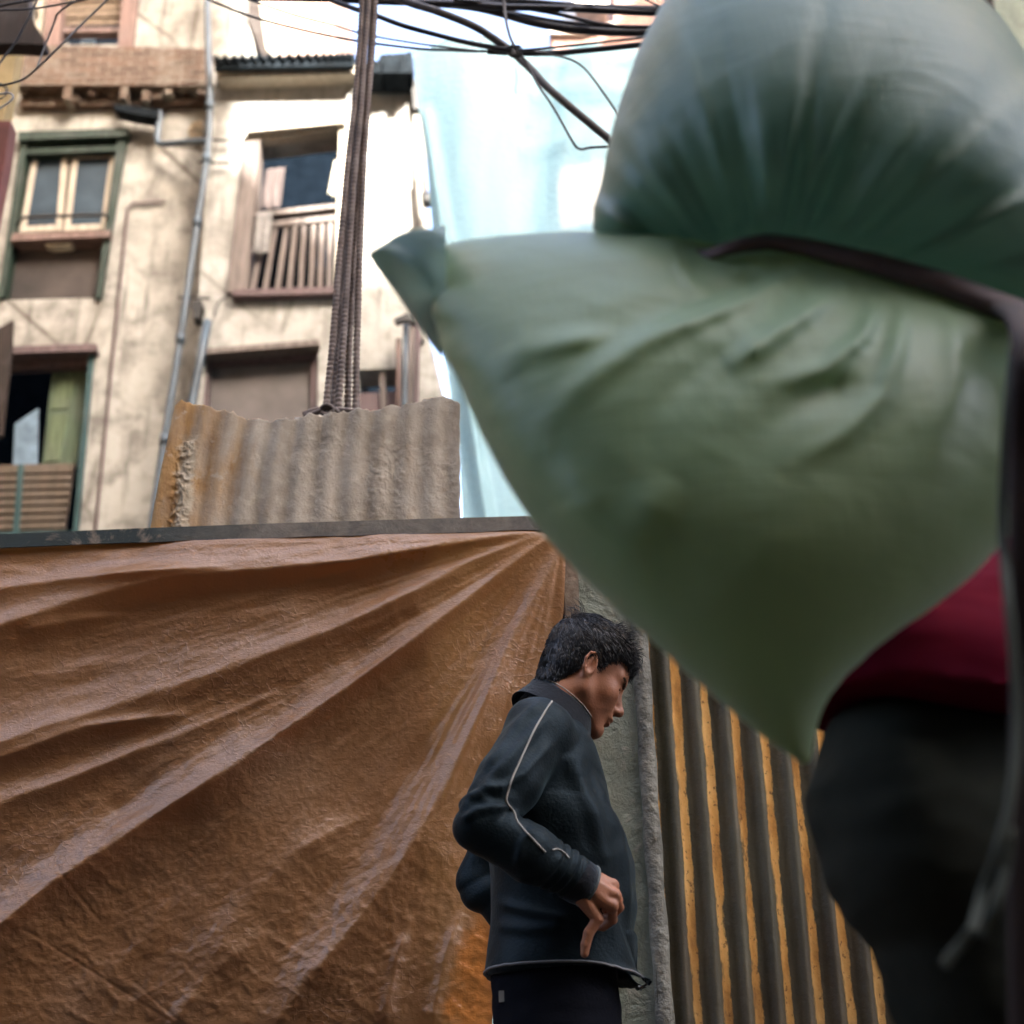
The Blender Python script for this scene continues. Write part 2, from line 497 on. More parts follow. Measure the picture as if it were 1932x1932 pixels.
# top window
win = MB(); win.prism([(94, -80), (117, -80), (113, 92), (80, 92)], YL - 0.06, 0.2).build('window_post', M_wood_pink, house)
MB().prism([(236, -80), (268, -80), (250, 90), (222, 90)], YL - 0.06, 0.2).build('window_post', M_wood_pink, house)
win = MB().prism([(70, -80), (92, -80), (72, 88), (52, 90), (60, 60), (76, 30), (68, 10)], YL - 0.08, 0.15).build('carved_bracket', M_wood_cream, house)
bl = MB()
for i in range(6): bl.prism([(116, -40 + i * 15), (234, -42 + i * 15), (233, -29 + i * 15), (116, -27 + i * 15)], YL + 0.10 + 0.02 * (i % 2), 0.02)
bl.build('bamboo_blind', plain('straw_blind', (0.14, 0.105, 0.075), 0.9, 0.6, 12, 0.01, st=(1, 1, 6)), house)
MB().prism([(112, 52), (232, 52), (231, 60), (112, 60)], YL + 0.02, 0.12).build('window_rail', M_wood_pink, house)
cl = MB(); cl.prism([(150, 66), (178, 66), (178, 82), (152, 82)], YL + 0.18, 0.05); 
cl.build('window_cloth', M_cloth_blue, house)

# window 1 (green frame, two glazed sashes, brown panel below)
win = MB()
win.prism([(34, 248), (242, 241), (240, 256), (34, 264)], YL - 0.10, 0.3)
win.prism([(40, 281), (238, 273), (236, 283), (40, 291)], YL - 0.03, 0.2)
win.prism([(222, 258), (240, 256), (190, 562), (180, 562)], YL - 0.05, 0.25)
win.prism([(40, 264), (52, 264), (8, 560), (-4, 562)], YL - 0.05, 0.25)
win = win.build('window', M_green, house)
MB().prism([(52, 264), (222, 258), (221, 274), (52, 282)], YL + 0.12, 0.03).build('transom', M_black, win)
def sash(x0t, x1t, x0b, x1b, yt, yb, Y):
    q = [(x0t, yt), (x1t, yt - 4), (x1b, yb - 4), (x0b, yb)]
    fr, inn = window_frame_quad(q, 11, Y, 0.05, M_wood_cream, win, 'sash')
    MB().prism([tuple(p) for p in inn], Y + 0.02, 0.012).build('pane', M_glass, win)
sash(62, 128, 36, 116, 290, 438, YL + 0.06)
sash(137, 220, 120, 200, 288, 436, YL + 0.06)
MB().prism([(24, 440), (208, 434), (206, 446), (20, 454)], YL - 0.10, 0.28).build('sill', M_wood_pink, win)
pp = plain('grimy_panel', (0.038, 0.030, 0.027), 0.8, 0.6, 1.6)
MB().prism([(14, 454), (196, 448), (182, 560), (2, 564)], YL + 0.10, 0.03).build('panel', pp, win)
rl = MB()
rl.tube([U(44, 410, YL - 0.12), U(200, 405, YL - 0.12)], 0.018)
rl.tube([U(44, 410, YL - 0.12), U(30, 425, YL)], 0.016); rl.tube([U(200, 405, YL - 0.12), U(206, 418, YL)], 0.016)
rl.build('guard_rail', M_iron, win)
MB().prism([(78, 458), (140, 455), (132, 463), (96, 465)], YL - 0.02, 0.1).build('torn_paper', M_cloth_cream, win)

# window 2 (open casement, louvres)
win, _ = window_frame_quad([(-12, 664), (178, 656), (146, 1010), (-60, 1014)], 9, YL - 0.04, 0.22, M_teal, house, 'window')
MB().prism([(-12, 655), (181, 648), (181, 661), (-12, 668)], YL - 0.12, 0.2).build('lintel', M_wood_purple, win)
MB().prism([(-12, 686), (170, 679), (170, 690), (-12, 698)], YL + 0.06, 0.1).build('transom', M_wood_purple, win)
sh = MB(); sh.prism([(98, 704), (168, 690), (146, 880), (78, 886)], YL + 0.16, 0.04)
sh = sh.build('shutter', M_green_pale, win)
pn = MB(); pn.prism([(108, 715), (142, 712), (128, 770), (96, 772)], YL + 0.145, 0.02); pn.prism([(96, 782), (126, 780), (112, 868), (84, 872)], YL + 0.145, 0.02)
pn.build('shutter_panel', wood('faded_green', (0.075, 0.10, 0.055), 0.4), win)
MB().prism([(28, 800), (72, 770), (70, 884), (24, 884)], YL + 0.12, 0.02).build('window_cloth', M_cloth_blue, win)
lv = MB()
for i in range(9):
    y = 884 + i * 15
    lv.prism([(-40, y), (138 - i * 2.2, y - 4), (138 - i * 2.2, y + 6), (-40, y + 10)], YL + 0.05, 0.05)
lv.prism([(-40, 878), (142, 874), (118, 1040), (-40, 1040)], YL + 0.11, 0.02)
lv.build('louvre', wood('brown_slats', (0.085, 0.065, 0.048), 0.35), win)
MB().prism([(34, 876), (44, 876), (34, 1030), (22, 1030)], YL + 0.03, 0.03).build('mullion', M_teal, win)
MB().prism([(-40, 640), (24, 604), (22, 650), (4, 820), (-40, 850)], YL - 0.45, 0.05).build('open_shutter', M_wood_dark, win)

# ================================================================== middle house with the balustrade window
bay = thing('town_house', 'narrow cream house with wooden balustrade window and black corrugated roof', 'house', U(580, 1000, YB) * [1, 1, 0])
b1 = [(468, 264), (650, 242), (640, 548), (432, 552)]
b2 = [(388, 668), (600, 650), (596, 1200), (352, 1200)]
b3 = [(676, 697), (752, 695), (752, 1200), (670, 1200)]
bw = MB(); bw.wall([(404, 120), (776, 138), (792, 420), (812, 640), (840, 760), (846, 1500), (846, 2345), (270, 2345), (318, 1500), (352, 900)], [b1, b2, b3], YB, 0.35)
bw.build('wall', M_plaster_w, bay)
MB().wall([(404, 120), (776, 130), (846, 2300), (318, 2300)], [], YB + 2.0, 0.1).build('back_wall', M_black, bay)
# frame of the balustrade window
MB().prism([(464, 236), (650, 219), (650, 231), (464, 249)], YB - 0.12, 0.2).build('lintel', M_wood_cream, bay)
MB().prism([(468, 250), (650, 232), (650, 243), (470, 266)], YB - 0.04, 0.12).build('lintel', M_wood_cream, bay)
MB().prism([(460, 268), (490, 264), (466, 550), (428, 552)], YB - 0.05, 0.25).build('jamb', M_wood_grey, bay)
MB().prism([(640, 246), (654, 244), (644, 548), (630, 548)], YB - 0.05, 0.25).build('jamb', M_wood_cream, bay)
MB().prism([(440, 546), (640, 540), (640, 553), (438, 558)], YB - 0.10, 0.25).build('sill', M_wood_purple, bay)
bal = MB()
bal.prism([(480, 400), (640, 383), (640, 391), (480, 409)], YB - 0.02, 0.08)
bal.prism([(484, 420), (640, 404), (640, 414), (484, 430)], YB - 0.02, 0.06)
bal = bal.build('balustrade', M_wood_grey, bay)
for xt, xb in ((500, 476), (520, 499), (541, 523), (557, 545), (574, 566), (592, 586), (608, 603), (624, 620)):
    MB().prism([(xt - 4.5, 428 - (xt - 480) * .1), (xt + 4.5, 428 - (xt - 480) * .1), (xb + 4.5, 546), (xb - 4.5, 547)], YB + 0.0, 0.05).build('baluster', M_wood_grey, bal)
# roof
rf = MB(); nu = 130
top = spline([U(404, 108, YB - 0.35), U(500, 104, YB - 0.35), U(600, 101, YB - 0.35), U(668, 100, YB - 0.35)], 43)[:nu]
vs, fs = [], []
for i, p in enumerate(top):
    a = 0.035 * math.sin(i * 2 * math.pi / 7.5)
    for dy, dz in ((0, a), (0, a - 0.03), (1.6, a + 0.27), (1.6, a + 0.3)): vs.append((p[0], p[1] + dy, p[2] + dz))
for i in range(len(top) - 1):
    for k in range(4): fs.append((4 * i + k, 4 * i + (k + 1) % 4, 4 * i + 4 + (k + 1) % 4, 4 * i + 4 + k))
rf.add(vs, fs)
rf.prism([(404, 109), (668, 101), (668, 124), (404, 128)], YB - 0.30, 0.06)
rf = rf.build('roof', M_roof, bay)
MB().prism([(405, 129), (672, 123), (672, 138), (410, 147)], YB - 0.18, 0.2).build('fascia', M_wood_cream, bay)
MB().prism([(406, 147), (672, 138), (776, 142), (776, 150), (672, 150), (408, 156)], YB - 0.06, 0.07).build('eave_board', M_wood_grey, bay)
tl = MB()
for i in range(9):
    x = 690 + i * 10
    tl.prism([(x - 8, 137), (x + 8, 137), (x + 7 + random.uniform(-2, 2), 118 - i * 2.2), (x - 6, 119 - i * 2.2)], YB - random.uniform(0.28, 0.4), 0.3)
    if i > 2: tl.prism([(x - 7, 121 - i * 2), (x + 7, 121 - i * 2), (x + 6, 106 - i * 1.2 + random.uniform(-4, 4)), (x - 4, 108 - i * 1.2)], YB - random.uniform(0.1, 0.3), 0.3)
tl.build('broken_tiles', M_roof, bay)
MB().prism([(676, 126), (774, 118), (778, 141), (676, 141)], YB - 0.24, 0.1).build('brick_eave', M_tile, bay)
# right edge pieces
MB().prism([(779, 206), (800, 206), (806, 470), (800, 640), (786, 640), (784, 440)], YB - 0.07, 0.2).build('corner_strip', M_plaster, bay)
MB().prism([(776, 150), (792, 150), (799, 205), (780, 205)], YB - 0.12, 0.2).build('corner_bracket', M_iron, bay)
# lower windows
win, inn = window_frame_quad([(384, 676), (600, 664), (594, 1200), (352, 1200)], 12, YB + 0.06, 0.08, M_wood_purple, bay, 'window')
MB().prism([(382, 658), (602, 640), (602, 650), (382, 668)], YB - 0.10, 0.3).build('lintel', M_wood_grey, win)
MB().prism([(390, 669), (600, 651), (600, 663), (390, 681)], YB + 0.16, 0.05).build('transom', M_black, win)
MB().prism([(400, 690), (590, 676), (586, 1200), (370, 1200)], YB + 0.13, 0.02).build('curtain', M_curtain, win)
win = MB().prism([(672, 742), (752, 738), (752, 1200), (670, 1200)], YB + 0.10, 0.03).build('window', M_wood_purple, bay, label='small dark window with brown sheet across its lower half')
MB().prism([(716, 697), (727, 697), (729, 800), (720, 800)], YB + 0.04, 0.06).build('mullion', M_wood_grey, win)

# ------------------------------------------------------------------ things on the facades
def tube_thing(name, label, cat, pts, rad, mat, group=None, n=10):
    o = MB().tube(pts, rad, n).build(name, mat, None, True)
    return tag(o, label, cat, group)
YP = YB - 0.12
p = [U(390, -120, YP), U(392, 60, YP), U(396, 200, YP), U(390, 300, YP), U(372, 420, YP), U(340, 640, YP), U(310, 830, YP), U(284, 1010, YP), U(255, 1210, YP)]
dp = thing('drain_pipe', 'long blue grey drain pipe running down between the two cream houses', 'drain pipe', p[-1])
MB().tube(spline(p, 5), 0.033, 12).build('pipe', M_pipe, dp, True)
for q in (2, 3, 4, 5, 6): MB().tube([p[q] + [0, 0, 0.05], p[q] - [0, 0, 0.05]], 0.044, 12).build('pipe_joint', M_pipe, dp, True)
for x, y in ((394, 262), (389, 305), (352, 560)): MB().tube([U(x - 16, y + 1, YP + 0.03), U(x + 44, y + 3, YP + 0.06)], 0.012, 6).build('pipe_clamp', M_iron, dp, True)
br = [U(222, 196, YL - 0.2), U(240, 205, YL - 0.2)]
gt = thing('gutter_pipe', 'bent branch pipe with dark gutter joining the tall drain pipe', 'drain pipe', U(298, 270, YL - 0.1))
MB().prism([(214, 196), (252, 200), (300, 207), (298, 222), (250, 214), (216, 206)], YL - 0.25, 0.16).build('gutter', M_roof, gt)
MB().tube(spline([U(296, 212, YL - 0.18), U(302, 216, YL - 0.18), U(299, 240, YL - 0.18), U(297, 266, YL - 0.18), U(308, 272, YL - 0.2), U(350, 268, YL - 0.3), U(390, 266, YP)], 6), 0.032, 10).build('elbow_pipe', M_pipe, gt, True)
tube_thing('drain_pipe', 'short blue grey pipe leaning beside the curtained lower window', 'drain pipe', [U(392, 606, YB - 0.1), U(376, 690, YB - 0.1), U(356, 790, YB - 0.1), U(330, 920, YB - 0.1)], 0.04, M_pipe)
tube_thing('conduit', 'thin dark conduit running straight down the left house wall', 'conduit', [U(312, 488 - 108, YL - 0.03), U(250, 384, YL - 0.03), U(240, 395, YL - 0.03), U(226, 540, YL - 0.03), U(206, 740, YL - 0.03), U(182, 985, YL - 0.03), U(160, 1180, YL - 0.03)], 0.014, M_wood_purple)
lamp = thing('wall_light', 'small dark grey wall lamp beside the drain pipe', 'wall light', U(370, 585, YB))
MB().prism([(362, 568), (380, 566), (383, 578), (377, 592), (378, 600), (364, 600), (366, 588), (361, 578)], YB - 0.16, 0.12).build('lamp_body', M_iron, lamp)
MB().tube([U(370, 572, YB - 0.1), U(370, 570, YB + 0.02)], 0.02).build('bracket', M_iron, lamp)
tag(MB().tube([U(404, 596, YB - 0.03), U(406, 580, YB - 0.03), U(416, 566, YB - 0.03), U(432, 560, YB - 0.03)], 0.008, 6).build('wire_stub', M_iron), 'short curled dark wire below the sill of balustrade window', 'wire')
tag(MB().prism([(354, 246), (364, 230), (380, 226), (384, 250), (378, 268), (362, 262)], YL - 0.06, 0.08).build('bird_nest', plain('dry_straw', (0.26, 0.20, 0.13), 0.95, 0.7, 18, 0.05)), 'clump of dry straw stuck behind the drain pipe', 'nest')

def cloth(name, label, poly, Y, mat, amp=0.02, nx=14, ny=18):
    """hanging cloth: bilinear patch in the quad tl,tr,br,bl, gathered in soft pleats"""
    q = [U(a, b, Y) for a, b in poly]
    vs = []
    for j in range(ny):
        v = j / (ny - 1)
        for i in range(nx):
            u = i / (nx - 1)
            P = (1 - v) * ((1 - u) * q[0] + u * q[1]) + v * ((1 - u) * q[3] + u * q[2])
            P = P + [0, amp * math.sin(u * 16 + 1.2 * math.sin(v * 3)) * (0.4 + 0.6 * v), 0.02 * math.sin(u * 9) * (v > 0.95)]
            vs.append(P)
    o = obj(name, vs, grid_faces(nx, ny), mat, None, True)
    s = o.modifiers.new('thick', 'SOLIDIFY'); s.thickness = 0.006
    return tag(o, label, 'cloth')
cloth('hanging_cloth', 'brown striped cloth hanging inside the balustrade window', [(502, 320), (538, 316), (530, 392), (488, 396)], YB + 0.12, M_cloth_brown)
cloth('hanging_cloth', 'pale grey cloth draped over the balustrade rail', [(484, 402), (516, 400), (508, 478), (474, 480)], YB - 0.06, M_cloth_grey)
cloth('hanging_cloth', 'small cream rag hanging at right side of balustrade window', [(630, 306), (640, 300), (640, 374), (618, 366)], YB + 0.02, M_cloth_cream)

# bundle of posts right of the small window
grp = 'posts leaning at the corner of the narrow house'
for i, (xt, yt, xb, wd, mt, lb) in enumerate([(752, 640, 752, 10, M_wood_pink, 'short pinkish post beside the small dark window'),
                                   (766, 604, 762, 12, M_pipe, 'blue grey pipe standing among weathered posts'),
                                   (779, 600, 774, 12, M_wood_grey, 'weathered grey post with dark hooked top'),
                                   (790, 610, 784, 9, M_wood_purple, 'slim purple brown post at the wall corner')]):
    tag(MB().tube([U(xt, yt, YB - 0.18 - 0.05 * i), U((xt + xb) / 2, 700, YB - 0.18 - 0.05 * i), U(xb, 830, YB - 0.18 - 0.05 * i), U(xb - 6, 1100, YB - 0.18 - 0.05 * i)], wd * 0.5 / 215.0, 10).build('post', mt, None, True), lb, 'post', grp)
tag(MB().prism([(742, 602), (768, 590), (782, 592), (786, 606), (762, 604), (748, 610)], YB - 0.35, 0.06).build('hook', M_iron), 'dark iron hook on top of the leaning posts', 'hook')
gp = thing('stove_pipe', 'short grey pipe with a black end hanging by the house corner', 'pipe', U(805, 350, YB - 0.3))
MB().tube([U(797, 290, YB - 0.3), U(803, 368, YB - 0.3)], 0.024, 10).build('pipe', M_wood_grey, gp, True)
MB().tube([U(803, 366, YB - 0.3), U(806, 388, YB - 0.3)], 0.045, 10).build('pipe_end', M_iron, gp, True)

# ================================================================== buildings behind
up = thing('upper_storey', 'pinkish boarded rooftop room rising behind the black corrugated roof', 'house', U(540, 120, 13.6))
MB().prism([(500, -160), (630, -160), (628, 20), (634, 62), (640, 150), (544, 150), (520, 60)], 13.4, 2.5).build('board_wall', M_board, up)
MB().prism([(466, -160), (500, -160), (520, 60), (544, 150), (532, 150), (498, 80)], 13.3, 0.15).build('post', M_wood_cream, up)
MB().prism([(446, -160), (466, -160), (500, 80), (512, 150), (496, 110), (470, 40)], 13.25, 0.15).build('gap', M_wood_dark, up)
MB().prism([(400, -160), (446, -160), (470, 40), (492, 150), (400, 150)], 13.3, 2.0).build('wall', M_plaster_w, up)
rb = thing('brick_building', 'far red brick building behind the tangle of cables', 'building', U(1150, 90, 16))
MB().prism([(1042, 2300), (1042, 60), (1090, 60), (1160, 46), (1160, -160), (1500, -160), (1500, 2300)], 16, 4).build('wall', M_brick_red, rb)
MB().prism([(1036, 62), (1100, 62), (1164, 46), (1164, 40), (1100, 54), (1036, 54)], 15.9, 0.3).build('parapet', plain('concrete', (0.4, 0.37, 0.33), 0.9), rb)
MB().prism([(1062, -160), (1166, -160), (1160, 18), (1085, 22)], 18, 2).build('concrete_wall', plain('pale_concrete', (0.62, 0.60, 0.56), 0.9), rb)
pb = thing('plastered_building', 'pale greenish plastered wall at the top right corner', 'building', U(2000, 1200, 8.0) * [1, 1, 0])
MB().prism([(1866, -300), (2700, -300), (2700, 2380), (1900, 2380), (1880, 100)], 8.0, 3).build('wall', M_plaster_g, pb)
MB().prism([(1840, -60), (1866, -60), (1876, 20), (1862, 40), (1838, 10)], 7.7, 0.4).build('eave_end', M_wood_dark, pb)

# neighbour at the far left
nb = thing('neighbour_house', 'house corner with dark wooden eave cutting in at the top left', 'house', U(-60, 1100, 7.0) * [1, 1, 0])
MB().prism([(-200, -200), (44, -200), (54, 18), (66, 46), (84, 74), (82, 84), (40, 82), (-200, 84)], 6.6, 0.10).build('eave', M_wood_dark, nb)
MB().prism([(-300, 84), (34, 84), (22, 160), (6, 230), (-300, 230)], 7.6, 0.12).build('wall', plain('ochre_wall', (0.26, 0.20, 0.10), 0.9, 0.35, 2, 0.02), nb)
MB().prism([(-300, 228), (20, 228), (10, 300), (-14, 420), (-60, 800), (-160, 2390), (-300, 2390)], 7.4, 0.12).build('post', plain('red_ochre_paint', (0.11, 0.036, 0.032), 0.8, 0.4, 3), nb)

# ================================================================== blue sheeting over the building site
YT = 9.0
nx, ny = 110, 130
Lx = np.interp(np.linspace(80, 2000, ny), [80, 200, 300, 420, 560, 640, 750, 850, 985, 2000], [777, 790, 805, 815, 822, 835, 850, 866, 872, 880])
ys = np.linspace(80, 2000, ny)
vs = []
for j in range(ny):
    t = np.linspace(0, 1, nx); xs = Lx[j] + t * (1330 - Lx[j])
    P = U(xs, np.full(nx, ys[j]) + 12 * t * (j == 0) + (3 * np.sin(t * 40)) * (j == 0), YT)
    d = 0.10 * fbm(xs / 130 + ys[j] / 900, np.full(nx, ys[j] / 600), 0, 4, 5) + 0.05 * np.sin(xs / 34 + 2.0 * fbm(xs / 300, np.full(nx, ys[j] / 300), 0, 2, 9))
    d += 0.09 * np.exp(-((xs - 822 - (ys[j] - 350) * .15) / 12) ** 2) * (ys[j] > 200)
    d += 0.05 * ridged(xs / 300, np.full(nx, ys[j] / 34), 0, 3, 3) * (xs > 980) * (ys[j] < 320)
    P[:, 1] -= d; vs += list(P)
m = Mat('blue_sheeting', 0.55, 0.3)
n = m.noise(1.2, 5, 0.6, st=(1, 1, 0.5))
c = m.ramp(n, [(0.3, (0.30, 0.53, 0.61)), (0.7, (0.40, 0.62, 0.69))])
# a sunlit patch painted into the sheet colour: a nearly white square
pa, pb_ = U(1054, 440, YT), U(1180, 312, YT); so3 = m.sep(); wn = m.math('MULTIPLY', m.math('SUBTRACT', m.noise(3, 3), 0.5), 0.10)
ex = m.ramp(m.math('ADD', m.math('SUBTRACT', so3[0], float(pa[0])), wn), [(0.0, 0.0), (0.06, 1.0)]); ez = m.ramp(m.math('ADD', m.math('SUBTRACT', float(pb_[2]), so3[2]), wn), [(0.0, 0.0), (0.12, 1.0)])
eb = m.ramp(m.math('SUBTRACT', so3[2], float(pa[2])), [(0.0, 0.0), (0.08, 1.0)])
m.color(m.mix(m.math('MULTIPLY', m.math('MULTIPLY', ex, ez), eb), c, (0.85, 0.85, 0.85))).bump(m.noise(24, 4, 0.6), 0.01)
m.translucent(0.30, (0.34, 0.60, 0.70))
tp = tag(obj('tarpaulin', vs, grid_faces(nx, ny), m.m, None, True), 'huge pale blue sheet hung over a building site', 'tarpaulin')
# ================================================================== hoarding: rail, post, flat sheet, ribbed sheet
YF = 3.45
hoard = thing('hoarding', 'dark green metal hoarding frame along the top of the brown tarp', 'fence', U(500, 1400, YF + 0.06) * [1, 1, 0])
m = Mat('rail_paint', 0.65, 0.4)
x = m.sep()
n = m.noise(7, 8, 0.7, 0.5)
fl = m.ramp(n, [(0.52, 0.0), (0.60, 1.0)])
c = m.mix(fl, (0.022, 0.034, 0.032), (0.20, 0.16, 0.12))
rt = m.ramp(m.math('ADD', x[0], m.math('MULTIPLY', m.noise(3, 3), 0.5)), [(0.0, 0.0), (0.30, 0.85)])
c = m.mix(rt, c, m.ramp(m.noise(26, 6, 0.7), [(0.35, (0.13, 0.115, 0.095)), (0.7, (0.24, 0.21, 0.17))]))
m.color(c).bump(n, 0.006)
M_rail = m.m
rl = MB(); N = 60
def rail(px): return np.interp(px, [-400, 0, 250, 500, 760, 1045, 1300], [1022, 1010, 999, 990, 982, 974, 968])
up_, lo_ = [], []
for px in np.linspace(-500, 1095, N):
    up_.append(U(px, rail(px), YF - 0.035)); lo_.append(U(px, rail(px) + 25 + 1.5 * vnoise(px / 60, 0), YF - 0.035))
vs, fs = [], []
for a, b in zip(up_, lo_):
    vs += [a, b, b + [0, 0.004, 0], a + [0, 0.05, 0.0], a + [0, 0.05, 0.004], a + [0, 0, 0.003]]
for i in range(N - 1):
    for k in range(6): fs.append((6 * i + k, 6 * i + (k + 1) % 6, 6 * i + 6 + (k + 1) % 6, 6 * i + 6 + k))
rl.add(vs, fs); rl.build('top_rail', M_rail, hoard)
zt = float(U(1080, 985, YF)[2])
def upright(px, w, d, y0, name, mat):
    X = float(U(px, 1100, y0)[0])
    return MB().box((X - w / 2, y0, 0), (X + w / 2, y0 + d, zt - 0.01)).build(name, mat, hoard)
m = Mat('flaky_brown_paint', 0.8, 0.3)
n = m.noise(11, 8, 0.7)
m.color(m.ramp(n, [(0.35, (0.09, 0.07, 0.05)), (0.52, (0.20, 0.15, 0.11)), (0.68, (0.30, 0.26, 0.20))])).bump(n, 0.006)
upright(1078, 0.036, 0.05, YF + 0.0, 'post', m.m)
upright(-420, 0.05, 0.05, YF + 0.02, 'post', m.m)
# back panel behind the tarp
X0, X1 = float(U(-500, 1100, YF + .1)[0]), float(U(838, 1700, YF + .1)[0])
MB().box((X0, YF + 0.07, 0.0), (X1, YF + 0.09, zt - 0.03)).build('back_panel', plain('brown_board', (0.06, 0.035, 0.022), 0.8, 0.4, 4), hoard)

X2, X3 = float(U(962, 1900, YF + .1)[0]), float(U(1104, 1500, YF + .1)[0])
MB().box((X2, YF + 0.10, 0.0), (X3, YF + 0.12, zt - 0.01)).build('back_panel', M_wood_dark, hoard)

# grey flat metal sheet with a rolled seam
fs_ = thing('metal_sheet', 'weathered grey green flat metal sheet behind the boy, rolled seam on its right', 'metal sheet', U(1170, 1600, YF + 0.04) * [1, 1, 0])
m = Mat('weathered_zinc', 0.5, 0.45, 0.25)
a = m.noise(2.2, 7, 0.65, 0.3, st=(1.5, 1, 0.6)); b = m.noise(14, 8, 0.72, 0.6)
c = m.ramp(a, [(0.32, (0.12, 0.145, 0.11)), (0.5, (0.20, 0.225, 0.175)), (0.68, (0.28, 0.275, 0.22))])
c = m.mix(m.ramp(b, [(0.55, 0.0), (0.66, 0.7)]), c, (0.34, 0.33, 0.27))
c = m.mix(m.ramp(m.noise(3, 5, 0.6, st=(5, 1, 0.5)), [(0.55, 0.0), (0.75, 0.5)]), c, (0.10, 0.10, 0.07))
m.color(c).bump(b, 0.012).bump(m.noise(40, 5, 0.7), 0.004)
M_zinc = m.m
xa, xb = float(U(1092, 1400, YF + .03)[0]), float(U(1240, 1500, YF + .03)[0])
nx, nz = 40, 90
vs = []
for j in range(nz):
    z = zt * 1.005 * j / (nz - 1)
    X = np.linspace(xa, xb, nx)
    d = 0.012 * fbm(X * 4, np.full(nx, z * 2.2), 0, 3, 41) + 0.004 * ridged(X * 10, np.full(nx, z * 8), 0, 2, 3)
    for i in range(nx): vs.append((X[i], YF + 0.03 + d[i], z))
o = obj('sheet', vs, grid_faces(nx, nz), M_zinc, fs_, True)
s = o.modifiers.new('t', 'SOLIDIFY'); s.thickness = 0.002; s.offset = 1
pts = [(xb - 0.016 + 0.004 * math.sin(z * 3), YF + 0.018, z) for z in np.linspace(0, zt * 1.005, 40)]
MB().tube(pts, [0.021 + 0.002 * math.sin(i * 1.7) for i in range(40)], 14).build('seam', plain('grey_seam', (0.19, 0.185, 0.15), 0.7, 0.45, 9, 0.012), fs_, True)

# corrugated sheet with rust-orange ridges
YC = YF + 0.02
rib = thing('corrugated_sheet', 'grey corrugated iron sheet with rust orange painted ridges', 'corrugated sheet', U(1450, 1700, YC) * [1, 1, 0])
x0 = float(U(1298, 1931, YC)[0]); per = float(U(1356, 1931, YC)[0]) - x0
xl = x0 - 0.95 * per; ncor = 15
nx, nz = ncor * 16 + 1, 110
X = xl + np.arange(nx) / 16 * per
vs = []
for j in range(nz):
    z = zt * 1.01 * j / (nz - 1)
    ph = 2 * math.pi * (X - x0) / per
    wob = 0.0025 * fbm(X * 8, np.full(nx, z * 5), 0, 3, 77)
    h = 0.0115 * np.cos(ph) + 0.003 * np.cos(2 * ph) + wob + 0.006 * np.sin(z * 2.5 + X * 2)
    for i in range(nx): vs.append((X[i] + 0.002 * math.sin(z * 6), YC - h[i], z))
m = Mat('rusty_corrugated', 0.62, 0.4, 0.1)
s = m.sep()
ph = m.math('MULTIPLY', m.math('SUBTRACT', s[0], x0), 2 * math.pi / per)
cs = m.math('COSINE', ph)
cs = m.math('ADD', cs, m.math('MULTIPLY', m.math('SUBTRACT', m.noise(24, 8, 0.75, st=(1, 1, 0.3)), 0.5), 2.0))
cs = m.math('ADD', cs, m.math('MULTIPLY', m.math('SUBTRACT', m.noise(1.7, 4, 0.6, st=(2.2, 1, 0.8)), 0.45), 1.1))
msk = m.ramp(cs, [(0.56, 0.0), (0.78, 1.0)])
z_ = m.noise(1.6, 5, 0.6)
org = m.ramp(m.noise(9, 8, 0.7, st=(1, 1, 0.35)), [(0.32, (0.24, 0.10, 0.025)), (0.46, (0.66, 0.34, 0.085)), (0.62, (0.84, 0.52, 0.18)), (0.75, (0.45, 0.22, 0.06))])
org = m.mix(m.ramp(m.noise(70, 4, 0.6), [(0.60, 0.0), (0.68, 0.8)]), org, (0.16, 0.07, 0.025))
base = m.ramp(m.noise(4, 7, 0.65, st=(3, 1, 0.4)), [(0.3, (0.045, 0.042, 0.027)), (0.55, (0.095, 0.086, 0.053)), (0.75, (0.18, 0.15, 0.10))])
allc = m.mix(msk, base, org)
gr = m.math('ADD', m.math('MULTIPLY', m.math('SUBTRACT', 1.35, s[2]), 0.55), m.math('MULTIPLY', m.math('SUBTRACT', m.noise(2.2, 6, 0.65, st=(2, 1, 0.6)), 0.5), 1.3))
allc = m.mix(m.ramp(gr, [(0.10, 0.0), (0.65, 0.75)]), allc, (0.075, 0.045, 0.022))      # light fading towards the ground, painted in with noisy edges
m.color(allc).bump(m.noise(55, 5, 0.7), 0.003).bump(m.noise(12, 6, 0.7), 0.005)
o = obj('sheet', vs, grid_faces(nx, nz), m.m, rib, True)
so_ = o.modifiers.new('t', 'SOLIDIFY'); so_.thickness = 0.0015; so_.offset = 1
MB().box((xl, YC + 0.03, zt - 0.09), (xl + ncor * per, YC + 0.07, zt - 0.05)).build('batten', M_wood_dark, rib)

